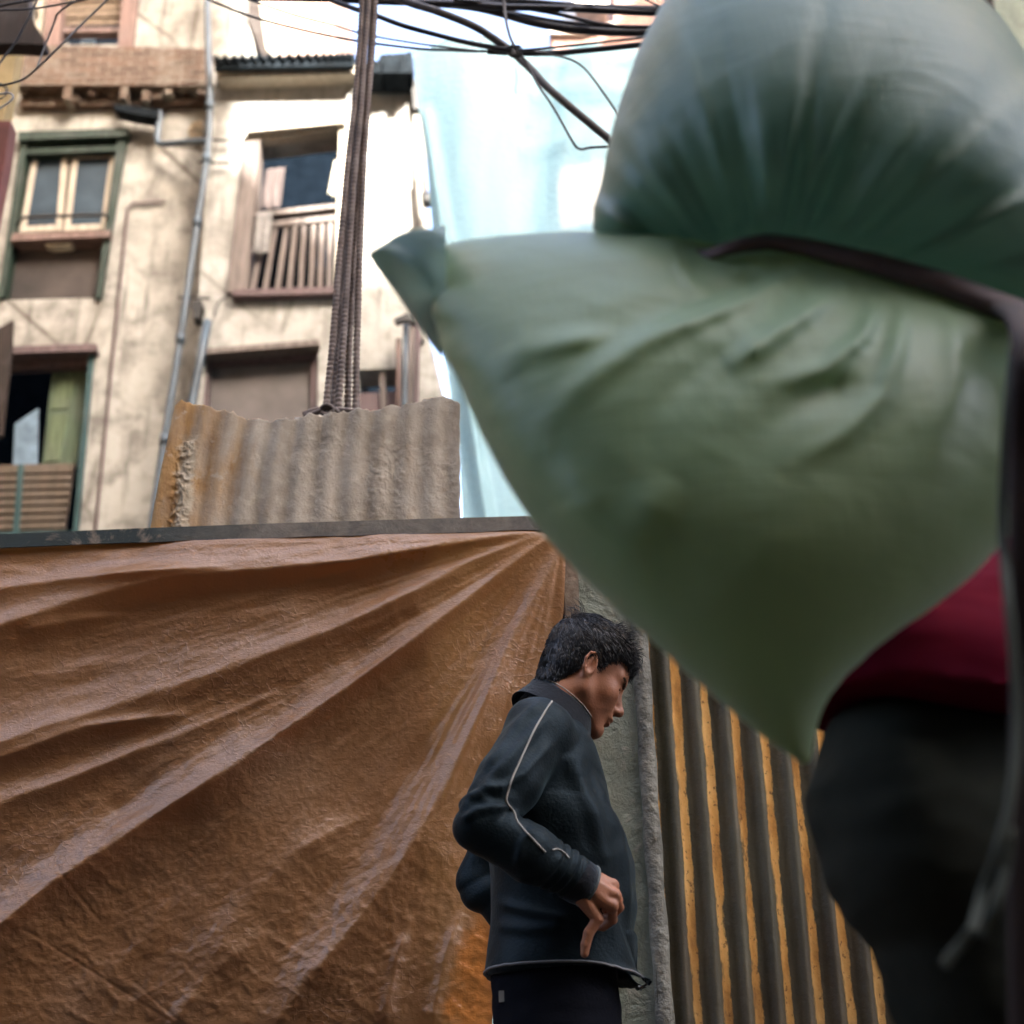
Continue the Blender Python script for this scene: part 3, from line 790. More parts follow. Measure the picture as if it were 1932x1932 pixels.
# ================================================================== brown tarpaulin
def poly_dist(px, py, line):
    """signed distance (px) to a polyline, positive above it, and how far along it (0..1)"""
    best = np.full(px.shape, 1e9); sg = np.ones(px.shape); al = np.zeros(px.shape)
    L = [np.array(q, float) for q in line]
    seg = [np.linalg.norm(L[i + 1] - L[i]) for i in range(len(L) - 1)]; tot = sum(seg); run = 0
    for i in range(len(L) - 1):
        a, b = L[i], L[i + 1]; ab = b - a; l2 = ab @ ab
        t = np.clip(((px - a[0]) * ab[0] + (py - a[1]) * ab[1]) / l2, 0, 1)
        dx, dy = px - a[0] - t * ab[0], py - a[1] - t * ab[1]
        d = np.hypot(dx, dy); m_ = d < best
        cr = ab[0] * dy - ab[1] * dx
        best = np.where(m_, d, best); sg = np.where(m_, np.where(cr > 0, 1, -1), sg); al = np.where(m_, (run + t * seg[i]) / tot, al)
        run += seg[i]
    return best * sg, al
def q6(*p): return [(a * .56, 966 + b * .56) for a, b in p]
# ridges run from the tied corner (right) to the left edge; width px on the upper and lower flank, height m
RIDGES = [
    (q6((1830, 62), (1500, 122), (1200, 180), (900, 212), (600, 236), (400, 275), (150, 345), (-100, 430)), 26, 42, 0.026),
    (q6((760, 208), (400, 226), (200, 240), (-100, 275)), 18, 30, 0.014),
    (q6((1840, 68), (1600, 170), (1350, 300), (1150, 400), (900, 500), (700, 570), (450, 650), (200, 720), (-100, 830)), 50, 44, 0.024),
    (q6((1860, 82), (1700, 200), (1400, 440), (1200, 590), (1000, 730), (800, 880), (600, 1000), (400, 1130), (200, 1260), (-100, 1500)), 34, 46, 0.036),
    (q6((1893, 130), (1800, 300), (1700, 500), (1600, 750), (1500, 950), (1400, 1120), (1300, 1270), (1200, 1400), (1050, 1580), (880, 1800)), 56, 50, 0.034),
    (q6((640, 690), (300, 735), (-100, 880)), 22, 20, 0.012),
    (q6((980, 600), (600, 770), (300, 880), (-100, 1040)), 30, 26, 0.010),
    (q6((560, 770), (250, 905), (-100, 1010)), 26, 26, 0.009),
    (q6((420, 345), (250, 372), (60, 410)), 14, 14, 0.008),
    (q6((1390, 1360), (1340, 1500), (1290, 1760)), 20, 26, 0.014),
    (q6((1560, 1330), (1500, 1500), (1450, 1760)), 26, 22, 0.016),
    (q6((1250, 1010), (1000, 1150), (820, 1340), (700, 1560)), 60, 60, 0.014),
    (q6((900, 1420), (700, 1580), (560, 1760)), 50, 40, 0.010),
]
nx, ny = 420, 430
ys = np.linspace(996, 2420, ny); ys = 996 + (ys - 996) * 1.0
re_y = [990, 1010, 1040, 1150, 1300, 1500, 1650, 1800, 1932, 2420]
re_x = [1046, 1058, 1068, 1064, 1042, 1005, 968, 940, 928, 900]
PX = np.zeros((ny, nx)); PY = np.zeros((ny, nx))
for j in range(ny):
    xr = np.interp(ys[j], re_y, re_x)
    PX[j] = -330 + (xr + 330) * np.linspace(0, 1, nx); PY[j] = ys[j]
t0 = np.linspace(0, 1, nx)[None, :]
top = rail(PX) + 10 + 10 * np.exp(-((PX - 1050) / 40) ** 2)
PY = top + (PY - 996) * (2420 - top) / (2420 - 996)
D = np.zeros((ny, nx))
for ln, wu, wl_, A in RIDGES:
    d, al = poly_dist(PX, PY, ln)
    grow = np.clip(al * 3.2 + 0.10, 0, 1)
    # polylines run right->left: positive side (cross>0) lies above
    wdt = np.where(d > 0, wl_, wu) * (0.28 + 0.72 * np.clip(al * 1.9, 0, 1))
    ed = np.clip((1 - al) * 6, 0.0, 1) if ln[-1][0] > -40 else 1.0
    wob = 1 + 0.35 * fbm(PX / 90, PY / 90, 0, 3, int(A * 1e4))
    D += 1.35 * A * np.exp(-np.abs(d / (wdt * wob)) ** 1.35) * grow * ed
ang = np.arctan2(PY - 1000, 1062 - PX); rad = np.hypot(PY - 1000, 1062 - PX)
fade = np.clip(rad / 260, 0.05, 1)
D += 0.008 * fade * fbm(ang * 9, rad / 420, 0, 3, 3)                         # soft pulls fanning from the corner
D += 0.004 * fade * ridged(ang * 16 + 0.3 * fbm(PX / 120, PY / 120, 0, 2, 8), rad / 190, 0, 3, 15)
D += 0.030 * fade * fbm(PX / 420, PY / 420, 0, 2, 21)
low = np.clip((PY - 1450) / 350, 0, 1)
cr = np.maximum(ridged((PX * .8 + PY * .6) / 52 + 0.6 * fbm(PX / 80, PY / 80, 0, 2, 6), (PY * .8 - PX * .6) / 34, 0, 3, 51), 0)
D += 0.0030 * (0.10 + 0.9 * low) * fade * cr
cr2 = np.maximum(ridged((PX * .9 - PY * .44) / 24, (PY * .9 + PX * .44) / 15, 0, 2, 61), 0)
D += 0.0018 * (0.4 + low) * fade * cr2
for (a, b, c_, d_) in ((1000, 1402, 800, 1560), (110, 1630, 190, 1740), (250, 1850, 380, 1960), (40, 1750, 360, 1950)):   # old fold creases
    dd, al = poly_dist(PX, PY, [(a, b), ((a + c_) / 2 - 6, (b + d_) / 2 - 4), (c_, d_)])
    D -= 0.0018 * np.exp(-(dd / 2.6) ** 2) * (al > 0.02) * (al < 0.98)
D -= 0.012 * np.exp(-((PY - top) / 16) ** 2)                                   # pulled in under the rail
D *= np.clip((PY - top) / 16, 0, 1)
P = U(PX, PY, YF - 0.03)
P[..., 1] -= np.maximum(D, -0.02)
keep = P[..., 2].reshape(-1)
P[..., 2] = np.maximum(P[..., 2], 0.03)
m = Mat('brown_tarp', 0.36, 1.0); m.b.inputs['Specular Tint'].default_value = (1.0, 0.93, 0.84, 1)
n1 = m.noise(1.3, 6, 0.6, 0.3)
c = m.ramp(n1, [(0.3, (0.25, 0.126, 0.054)), (0.7, (0.345, 0.178, 0.078))])
wv = m.noise(9, 5, 0.65, st=(0.25, 1, 6)); wv2 = m.noise(9, 5, 0.65, st=(6, 1, 0.25))
c = m.mix(m.ramp(wv, [(0.45, 0.0), (0.75, 0.45)]), c, (0.21, 0.10, 0.042))
c = m.mix(m.ramp(wv2, [(0.5, 0.0), (0.8, 0.4)]), c, (0.42, 0.20, 0.075))
c = m.mix(m.ramp(m.noise(2.2, 8, 0.7), [(0.55, 0.0), (0.75, 0.35)]), c, (0.38, 0.27, 0.19))
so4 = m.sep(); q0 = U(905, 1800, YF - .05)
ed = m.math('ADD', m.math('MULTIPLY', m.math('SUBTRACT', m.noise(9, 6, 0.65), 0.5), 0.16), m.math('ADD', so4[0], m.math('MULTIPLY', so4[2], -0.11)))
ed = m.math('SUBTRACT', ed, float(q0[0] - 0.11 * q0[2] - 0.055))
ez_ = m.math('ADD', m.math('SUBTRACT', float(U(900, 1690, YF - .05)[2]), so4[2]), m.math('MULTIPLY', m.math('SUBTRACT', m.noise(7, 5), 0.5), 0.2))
c = m.mix(m.math('MULTIPLY', m.ramp(ed, [(0.0, 0.0), (0.03, 1.0)]), m.ramp(ez_, [(0.0, 0.0), (0.08, 1.0)])), c, m.ramp(m.noise(16, 7, 0.7), [(0.3, (0.34, 0.11, 0.025)), (0.6, (0.72, 0.25, 0.05))]))   # orange glow of light through the sheet, painted into the lower corner
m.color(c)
m.roughness(m.ramp(m.noise(3, 6, 0.65), [(0.3, 0.25), (0.7, 0.38)]))
def ridge_h(scale, st=(1, 1, 1), rot=(0, 0, 0)):
    return m.math('ABSOLUTE', m.math('SUBTRACT', m.noise(scale, 3, 0.5, 0.2, st=st, rot=rot), 0.5))
m.bump(ridge_h(24, rot=(0, 0.6, 0)), 0.005, 0.5)
m.bump(ridge_h(60, st=(1, 1, 1.5), rot=(0, 0.4, 0)), 0.004, 0.8)
m.bump(wv, 0.0010); m.bump(wv2, 0.0010)
for sc_, st_, ds_ in ((15.0, (1, 1, 1.8), 0.0009),):           # crisp creases of a sheet that was folded and crushed
    vn = m.n.new('ShaderNodeTexVoronoi'); vn.feature = 'DISTANCE_TO_EDGE'; vn.inputs['Scale'].default_value = sc_
    wn = m.n.new('ShaderNodeTexNoise'); m.link(m.mapped((1, 1, 1)), wn.inputs['Vector']); wn.inputs['Scale'].default_value = sc_ * 0.8; wn.inputs['Detail'].default_value = 3
    ad = m.n.new('ShaderNodeVectorMath'); ad.operation = 'MULTIPLY_ADD'; m.link(wn.outputs['Color'], ad.inputs[0]); ad.inputs[1].default_value = (0.22, 0.22, 0.22); m.link(m.mapped(st_, (0, 0.35, 0)), ad.inputs[2])
    m.link(ad.outputs[0], vn.inputs['Vector'])
    m.bump(m.math('MULTIPLY', m.ramp(vn.outputs['Distance'], [(0.0, 1.0), (0.03, 0.25), (0.10, 0.0)]), m.ramp(m.noise(2.5, 3), [(0.42, 0.0), (0.60, 1.0)])), ds_, 0.8)
m.translucent(0.30, (0.80, 0.33, 0.08))
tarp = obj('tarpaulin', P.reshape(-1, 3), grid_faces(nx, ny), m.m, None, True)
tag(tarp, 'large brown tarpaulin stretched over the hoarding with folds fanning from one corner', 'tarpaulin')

# ================================================================== mud-crusted corrugated panel above the rail
YK = 3.62
te = [(330, 764), (343, 757), (356, 758), (372, 762), (383, 766), (405, 771), (422, 774), (445, 782), (468, 789), (492, 792), (514, 791), (545, 788), (570, 784), (600, 780), (620, 778), (650, 776), (675, 773),
      (700, 775), (717, 773), (730, 766), (752, 765), (776, 763), (790, 758), (800, 754), (822, 751), (845, 746), (852, 749), (860, 757), (868, 764)]
tx = [p[0] for p in te]; ty = [p[1] for p in te]
nx, ny = 360, 170
vs = []
PX = np.zeros((ny, nx)); PY = np.zeros((ny, nx)); S = np.linspace(0, 1, nx)
for j in range(ny):
    v = j / (ny - 1)
    xt = 330 + S * (868 - 330); yt = np.interp(xt, tx, ty) + 2.5 * vnoise(xt / 9, 0, 0, 5) + 1.5 * vnoise(xt / 4, 0, 0, 6)
    right = 868 - 12 * np.exp(-((v - 0.755) / 0.03) ** 2) + 1.0 * math.sin(v * 40)
    xb = 268 + S * (right - 268); xx = xt + (xb - xt) * v
    xx = np.minimum(xx, right)
    PX[j] = xx; PY[j] = yt + (1075 - yt) * v
ph = S[None, :] * 11.2 + 0.1 * np.sin(np.linspace(0, 1, ny) * 4)[:, None]
Dp = 0.0068 * np.sin(2 * math.pi * ph) * (1 - 0.45 * S[None, :])
crust = np.clip(fbm(PX / 60, PY / 90, 0, 4, 4) + 0.25 + 0.1 * S[None, :], 0, 1)
lump = np.maximum(fbm(PX / 9, PY / 9, 0, 4, 14) + 0.12, 0)
Dp += 0.0045 * crust * lump
left = np.exp(-((PX - (358 - (PY - 780) * .13)) / 16) ** 2) * (PY > 832)
Dp += left * (0.003 + 0.010 * np.maximum(ridged(PX / 11, PY / 11, 0, 3, 44), 0))
Dp += 0.02 * fbm(S[None, :] * 3 + 0 * PX, PY / 300, 0, 2, 9)
P = U(PX, PY, YK); P[..., 1] -= Dp
m = Mat('mud_crusted_iron', 0.9, 0.2)
s = m.sep()
n = m.noise(9, 8, 0.7, 0.4)
mud = m.ramp(n, [(0.3, (0.27, 0.23, 0.18)), (0.5, (0.39, 0.345, 0.275)), (0.7, (0.52, 0.465, 0.385))])
rust = m.ramp(m.noise(12, 8, 0.7, st=(2.5, 1, 0.5)), [(0.3, (0.20, 0.10, 0.035)), (0.55, (0.42, 0.24, 0.085)), (0.75, (0.55, 0.37, 0.17))])
lx = float(U(470, 900, YK)[0])
f = m.math('ADD', m.math('MULTIPLY', m.math('SUBTRACT', lx, s[0]), 4.0), m.math('MULTIPLY', m.math('SUBTRACT', m.noise(5, 6, 0.6, st=(2, 1, 0.5)), 0.5), 2.2))
c = m.mix(m.ramp(f, [(0.0, 0.0), (0.6, 0.9)]), mud, rust)
c = m.mix(m.ramp(m.noise(7, 6, 0.6, st=(2.2, 1, 0.4)), [(0.56, 0.0), (0.7, 0.6)]), c, (0.28, 0.22, 0.15))
c = m.mix(m.ramp(m.noise(3.5, 5, 0.6), [(0.5, 0.0), (0.72, 0.6)]), c, (0.42, 0.39, 0.33))
cx_ = float(U(352, 880, YK)[0]); cm = m.math('SUBTRACT', 0.028, m.math('ABSOLUTE', m.math('SUBTRACT', s[0], cx_)))
cm = m.math('ADD', cm, m.math('MULTIPLY', m.math('SUBTRACT', m.noise(26, 6, 0.7), 0.5), 0.07))
c = m.mix(m.math('MULTIPLY', m.ramp(cm, [(0.0, 0.0), (0.012, 0.85)]), m.ramp(m.math('SUBTRACT', float(U(352, 815, YK)[2]), s[2]), [(0.0, 0.0), (0.04, 1.0)])), c, (0.52, 0.45, 0.33))      # clots of dried mortar
pst = m.noise(16, 8, 0.75)
c = m.mix(m.ramp(pst, [(0.56, 0.0), (0.64, 0.7)]), c, (0.50, 0.44, 0.35))
m.color(c).bump(m.noise(34, 8, 0.75), 0.005).bump(n, 0.004)
pan = obj('rusty_sheet', P.reshape(-1, 3), grid_faces(nx, ny), m.m, None, True)
s = pan.modifiers.new('t', 'SOLIDIFY'); s.thickness = 0.003; s.offset = 1
tag(pan, 'mud crusted rusty corrugated panel with ragged top edge standing above the rail', 'corrugated panel')

# ================================================================== reinforcing bars
YR = 4.0
base = U(640, 790, YR)
col = thing('concrete_column', 'bundle of rusty ribbed steel bars rising from an unfinished column', 'steel bars', base * [1, 1, 0])
M_rust = Mat('rusty_steel', 0.75, 0.4, 0.2)
n = M_rust.noise(10, 6, 0.65)
M_rust.color(M_rust.ramp(n, [(0.3, (0.085, 0.072, 0.068)), (0.5, (0.17, 0.135, 0.118)), (0.72, (0.28, 0.24, 0.22))])).bump(M_rust.noise(90, 3), 0.002)
M_rust = M_rust.m
BARS = [([(684, -20), (678, 102), (669, 204), (657, 306), (644, 450), (627, 656), (615, 775)], 0.00),
        ([(693, -20), (684, 102), (677, 204), (666, 306), (653, 450), (637, 656), (628, 775)], 0.05),
        ([(696, -20), (687, 102), (681, 204), (671, 306), (660, 450), (647, 656), (638, 775)], 0.00),
        ([(706, -20), (699, 102), (691, 204), (681, 306), (671, 450), (659, 656), (656, 775)], 0.07),
        ([(708, -20), (701, 102), (693, 204), (686, 306), (680, 450), (673, 656), (671, 775)], 0.01)]
for bi, (ln, dy) in enumerate(BARS):
    ln = [(2 * ln[0][0] - ln[2][0] - 6, -340)] + ln + [(ln[-1][0] - 4, 900), (ln[-1][0] - 6, 960)]
    pts = spline([U(a, b, YR + dy) for a, b in ln], 10)
    pts = np.array(pts); L = np.concatenate([[0], np.cumsum(np.linalg.norm(np.diff(pts, axis=0), axis=1))])
    k = int(L[-1] / 0.0042); Ls = np.linspace(0, L[-1], k)
    pp = np.stack([np.interp(Ls, L, pts[:, i]) for i in range(3)], 1)
    per_ = 0.0168
    r = 0.0098 + 0.0026 * (np.mod(Ls + bi * .004, per_) < 0.0055)
    MB().tube(pp, list(r), 9).build('steel_bar', M_rust, col, True)
tb = MB()
tb.tube(spline([U(572, 782, YR - 0.04), U(600, 772, YR - 0.05), U(640, 773, YR - 0.05), U(684, 777, YR - 0.03)], 5), 0.008, 7)
tb.build('tie_wire', M_rust, col, True)
MB().tube(spline([U(575, 786, YR - 0.06), U(606, 775, YR - 0.07), U(622, 768, YR - 0.07), U(640, 780, YR - 0.06)], 5), 0.009, 7).build('tie_wire', M_rust, col, True)
MB().tube(spline([U(606, 770, YR - 0.08), U(616, 764, YR - 0.09), U(628, 772, YR - 0.08), U(618, 784, YR - 0.08), U(606, 778, YR - 0.08)], 5), 0.007, 7).build('tie_wire', M_rust, col, True)
zb = float(U(640, 800, YR)[2]); xc = float(base[0])
MB().box((xc - 0.13, YR - 0.05, 0), (xc + 0.13, YR + 0.2, zb)).build('concrete', plain('rough_concrete', (0.3, 0.29, 0.27), 0.9, 0.2, 9, 0.02), col)

# ================================================================== overhead cables
M_cable = plain('black_cable', (0.020, 0.020, 0.024), 0.5, 0.3, 12, 0.002)
M_cable2 = plain('grey_cable', (0.07, 0.065, 0.065), 0.6, 0.3, 12, 0.002)
GC = 'overhead cables'
def cA(*p): return [(695.5 + a * .32, b * .32) for a, b in p]
def c2(*p): return [(347.8 + a * .34, b * .34) for a, b in p]
def c3(*p): return [(a * .16, b * .16) for a, b in p]
CAB = [
 ('long black cable sagging from top left to the cable knot', c2((-300, -160), (100, -15), (400, 100), (850, 208), (1250, 265)) + cA((500, 297), (700, 303), (850, 300), (1200, 268), (1640, 218), (2300, 130)), 5, 4.2, M_cable),
 ('thinner black cable running just above the long one at left', c2((-200, -220), (130, -90), (360, -2), (600, 80), (830, 140), (1000, 190), (1250, 235), (1500, 268), (1640, 282)) + cA((760, 306),), 4, 4.25, M_cable),
 ('thick cable slanting across the tops of steel bars', c2((300, -250), (610, -90), (800, -5), (1000, 68)) + cA((40, 90), (200, 150), (400, 205), (600, 255), (780, 288), (860, 300)), 10, 4.18, M_cable),
 ('heavy cable bundle diving diagonally across the blue sheet', cA((-150, -120), (100, -40), (250, 20), (400, 66), (600, 145), (720, 215), (850, 310), (960, 410), (1050, 510), (1200, 640), (1440, 840), (1800, 1140)), 15, 4.15, M_cable2),
 ('flat double cable leaving the knot towards the green bundle', cA((700, 303), (900, 312), (1100, 312), (1300, 295), (1650, 258), (2400, 160)), 11, 4.22, M_cable),
 ('thin wire looping down from the knot at right', cA((870, 300), (950, 302), (1060, 318), (1190, 350), (1280, 410), (1380, 540), (1490, 700), (1680, 980)), 4.5, 4.2, M_cable2),
 ('thin wire hanging in a sharp hook over blue sheet', cA((860, 270), (930, 370), (1000, 500), (1100, 650), (1200, 830), (1245, 878), (1310, 870), (1420, 865), (1700, 860)), 5, 4.12, M_cable),
 ('short twisted wire dropping from above into the cable knot', cA((780, -160), (795, -10), (810, 120), (835, 220), (870, 290), (880, 316)), 6, 4.1, M_cable2),
 ('upper strand of the thick cable run at top', cA((-400, -20), (0, 6), (540, 25), (800, 42), (1150, 50), (1730, 78), (2400, 100)), 13, 4.3, M_cable),
 ('lowest and thickest band of the cable run at top', cA((200, 6), (560, 35), (750, 72), (1000, 140), (1300, 182), (1660, 192), (2400, 190)), 15, 4.32, M_cable),
 ('thin strand between the two bands of the top cable run', cA((500, 0), (750, 24), (1100, 80), (1400, 148), (1670, 160), (2400, 150)), 8, 4.28, M_cable),
 ('middle strand beside the lowest band of cables', cA((650, 30), (900, 90), (1200, 140), (1670, 172), (2400, 170)), 10, 4.34, M_cable),
 ('thin wire cutting down beside the upper green sack', cA((1500, -80), (1640, 0), (1740, 50), (2000, 190)), 4, 4.2, M_cable),
 ('thin arched wire above the top cable run', cA((1150, 60), (1230, 40), (1330, 28), (1500, 42), (1750, 60), (2300, 90)), 4, 4.26, M_cable),
 ('flat dark cable along the very top edge', cA((-700, -12), (0, 0), (450, 12), (900, 10), (1300, 40), (1750, 52), (2300, 60)), 12, 4.36, M_cable),
 ('black wire leaving steeply at the top left corner', c3((-260, 1150), (0, 740), (180, 500), (330, 220), (440, 0), (520, -200)), 4, 3.7, M_cable),
 ('black wire curving up from the junction at left', c3((430, 810), (520, 570), (640, 260), (690, 150), (880, 20), (1200, -120)), 4, 3.72, M_cable),
 ('black wire sweeping from coil to the upper window', c3((-200, 1030), (50, 1000), (260, 940), (430, 810), (700, 550), (950, 300), (1280, -20), (1500, -230)), 4.2, 3.7, M_cable),
 ('nearly level black wire below the dark eave', c3((-300, 140), (0, 118), (300, 110), (600, 70), (1000, -10), (1300, -80)), 4, 3.75, M_cable),
 ('black wire crossing the dark eave at the top', c3((-300, 130), (0, 70), (200, 30), (490, -20), (800, -90)), 5, 3.78, M_cable),
]
for lb, pts, w, Y, mt in CAB:
    pts = [p for i, p in enumerate(pts)]
    P3 = spline([U(a, b, Y + 0.02 * math.sin(i * 1.3)) for i, (a, b) in enumerate(pts)], 7)
    D_ = float((P3[len(P3) // 2] - CAM) @ _f)
    tag(MB().tube(P3, w * 0.5 * D_ / FPX, 8).build('cable', mt, None, True), lb, 'cable', GC)
tag(MB().tube(spline([U(a, b, 3.7) for a, b in c3((-120, 1330), (0, 1275), (110, 1200), (155, 1150), (130, 1105), (60, 1098), (-20, 1110), (-140, 1090))], 6), 0.0034, 8).build('cable', plain('pale_cable', (0.30, 0.29, 0.29), 0.5), None, True), 'pale grey looped cable end at the left edge', 'cable', GC)
tag(MB().tube(spline([U(a, b, 3.72) for a, b in c3((-40, 980), (20, 990), (75, 1020), (90, 1070), (60, 1130), (0, 1160), (-60, 1120), (-40, 1030), (30, 1015), (70, 1060), (40, 1150), (-60, 1180))], 6), 0.002, 6).build('wire_coil', M_cable, None, True), 'small coil of thin black wire at the left edge', 'wire', GC)
tag(MB().tube(spline([U(973, 128, 4.15), U(975, 150, 4.15), U(972, 168, 4.15), U(974, 176, 4.15)], 4), 0.0012, 5).build('string', M_cable2), 'tiny frayed string dangling below the cable knot', 'string')
kn = MB()
for i in range(3):
    kn.tube(spline([U(955 + i * 7, 92, 4.06), U(966 + i * 6, 86, 4.05), U(976 + i * 5, 96, 4.06), U(968 + i * 5, 108, 4.07), U(957 + i * 6, 101, 4.06)], 4), 0.0035, 6)
tag(kn.build('cable_knot', M_cable, None, True), 'knot of wire binding the cables where they cross', 'cable knot')
# ================================================================== green bundle carried on the porter's back
YS = 1.45
K_ = FPX / 1.78                                                     # px per metre at the bundle
def green_cloth(name, dark, light, faded, trans):
    m = Mat(name, 0.42, 0.5)
    c = m.ramp(m.noise(2.2, 5, 0.6), [(0.3, dark), (0.7, light)])
    c = m.mix(m.ramp(m.noise(1.6, 3, 0.5), [(0.45, 0.0), (0.75, 0.7)]), c, faded)
    c = m.mix(m.ramp(m.noise(5.0, 6, 0.65, 0.3), [(0.58, 0.0), (0.75, 0.3)]), c, tuple(x * 0.55 for x in dark))      # grubby handling marks
    wx, wy = m.noise(60, 2, 0.5, st=(0.15, 1, 4)), m.noise(60, 2, 0.5, st=(4, 1, 0.15))
    m.color(c).bump(wx, 0.0008).bump(wy, 0.0008).bump(m.noise(9, 3, 0.5, 0.6, st=(1, 1, 1.6), rot=(0, 0.7, 0)), 0.004).sheen(0.28, (0.85, 1.0, 0.95), 0.4)
    m.translucent(0.34, trans)
    return m.m
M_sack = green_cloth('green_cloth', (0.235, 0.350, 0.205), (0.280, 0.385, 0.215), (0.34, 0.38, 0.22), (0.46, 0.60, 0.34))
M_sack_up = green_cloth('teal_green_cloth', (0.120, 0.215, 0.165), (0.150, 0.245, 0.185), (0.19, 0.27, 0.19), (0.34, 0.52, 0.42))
bundle = thing('cloth_bundle', 'huge green cloth bundle tied in the middle and carried on a porter', 'bundle', U(1500, 1430, YS))

def puff(outline, center, depth_f, depth_b, dispf, nr=110, na=420, p=2.2, yc=YS):
    o = np.array(spline([np.array(q, float) for q in outline] + [np.array(outline[0], float)], 12))[:-1]
    c = np.array(center, float)
    a = np.arctan2(o[:, 1] - c[1], o[:, 0] - c[0]); r = np.hypot(o[:, 0] - c[0], o[:, 1] - c[1])
    k = np.argsort(a); a, r = a[k], r[k]
    A = np.linspace(-math.pi, math.pi, na, endpoint=False)
    Rb = np.interp(A, np.concatenate([a - 2 * math.pi, a, a + 2 * math.pi]), np.tile(r, 3))
    vs, fs = [], []
    # inflate the outline like a filled bag: solve lap(phi) = -1 inside it, thickness ~ sqrt(phi)
    G = 130; lo_ = o.min(0) - 8; hi_ = o.max(0) + 8
    gx, gy = np.meshgrid(np.linspace(lo_[0], hi_[0], G), np.linspace(lo_[1], hi_[1], G))
    ga = np.arctan2(gy - c[1], gx - c[0]); gr = np.hypot(gx - c[0], gy - c[1])
    ins = gr < np.interp(ga, A, Rb)
    phi = np.zeros((G, G))
    for _ in range(3500):
        q = np.zeros_like(phi); q[1:-1, 1:-1] = (phi[:-2, 1:-1] + phi[2:, 1:-1] + phi[1:-1, :-2] + phi[1:-1, 2:]) * .25 + 1
        phi = q * ins
    phi /= phi.max()
    def samp(x, y):
        u = np.clip((x - lo_[0]) / (hi_[0] - lo_[0]) * (G - 1), 0, G - 1.001); w_ = np.clip((y - lo_[1]) / (hi_[1] - lo_[1]) * (G - 1), 0, G - 1.001)
        i, j = u.astype(int), w_.astype(int); fu, fw = u - i, w_ - j
        return phi[j, i] * (1 - fu) * (1 - fw) + phi[j, i + 1] * fu * (1 - fw) + phi[j + 1, i] * (1 - fu) * fw + phi[j + 1, i + 1] * fu * fw
    nv = ray(np.array(1450.0), np.array(600.0)); nv = nv / np.linalg.norm(nv)
    T = np.sin(np.linspace(0.0, math.pi / 2, nr))[1:]
    px = c[0] + np.outer(T, Rb * np.cos(A)); py = c[1] + np.outer(T, Rb * np.sin(A))
    h = np.sqrt(np.maximum(samp(px, py), 0)) * np.clip((1 - T[:, None]) * 40, 0, 1) ** 0.5
    d = dispf(px, py) * np.clip(h / 0.25, 0, 1)
    P0 = U(px, py, yc)
    Pf = P0 - nv * (h * depth_f + d)[..., None]; Pb = P0 + nv * (h * depth_b)[..., None]
    c0 = U(c[0], c[1], yc); hc = float(np.sqrt(samp(np.array([c[0]]), np.array([c[1]])))[0])
    vs = [c0 - nv * (depth_f * hc + float(dispf(np.array([[c[0]]]), np.array([[c[1]]]))[0, 0]))] + list(Pf.reshape(-1, 3)) + [c0 + nv * depth_b * hc] + list(Pb[:-1].reshape(-1, 3))
    n1 = len(T); nf = 1 + n1 * na
    I = lambda i, j: 1 + i * na + j % na
    J = lambda i, j: (nf + 1 + i * na + j % na) if i < n1 - 1 else I(i, j)
    for j in range(na):
        fs.append((0, I(0, j), I(0, j + 1))); fs.append((nf, J(0, j + 1), J(0, j)))
        for i in range(n1 - 1):
            fs.append((I(i, j), I(i + 1, j), I(i + 1, j + 1), I(i, j + 1)))
            fs.append((J(i, j), J(i, j + 1), J(i + 1, j + 1), J(i + 1, j)))
    return vs, fs

def strap_y(x): return np.interp(x, [1230, 1330, 1400, 1450, 1520, 1650, 1780, 1932, 2060], [468, 476, 455, 446, 454, 482, 517, 572, 620])
def pleat(a, seed, sharp=2.0):
    v = vnoise(a, 0 * a, 0, seed); return np.sign(v) * np.abs(v) ** (1 / sharp)
FOLDS = [  # the pulls that leave the tie and sweep down to the left: path, half width, height
    ([(1380, 470), (1150, 470), (900, 490)], 46, .026), ([(1500, 524), (1300, 586), (1120, 650)], 30, -.020),
    ([(1520, 512), (1390, 574), (1254, 640), (1170, 700), (1060, 800)], 17, .022), ([(1420, 640), (1300, 735), (1220, 830)], 34, -.014),
    ([(1600, 535), (1480, 605), (1360, 690), (1260, 800)], 18, .018), ([(1640, 560), (1600, 626), (1540, 676), (1430, 715)], 15, .018), ([(1600, 690), (1500, 740), (1400, 830)], 26, -.012),
    ([(1680, 565), (1634, 718), (1570, 785), (1470, 850)], 17, .018), ([(1200, 630), (1046, 656), (950, 720)], 20, .010),
    ([(1760, 590), (1755, 700), (1700, 860)], 24, .012), ([(1860, 640), (1860, 800), (1800, 940)], 30, .012), ([(1110, 830), (1200, 1000), (1330, 1180)], 60, .012),
    ([(1290, 850), (1230, 960), (1216, 1100)], 44, .008)]
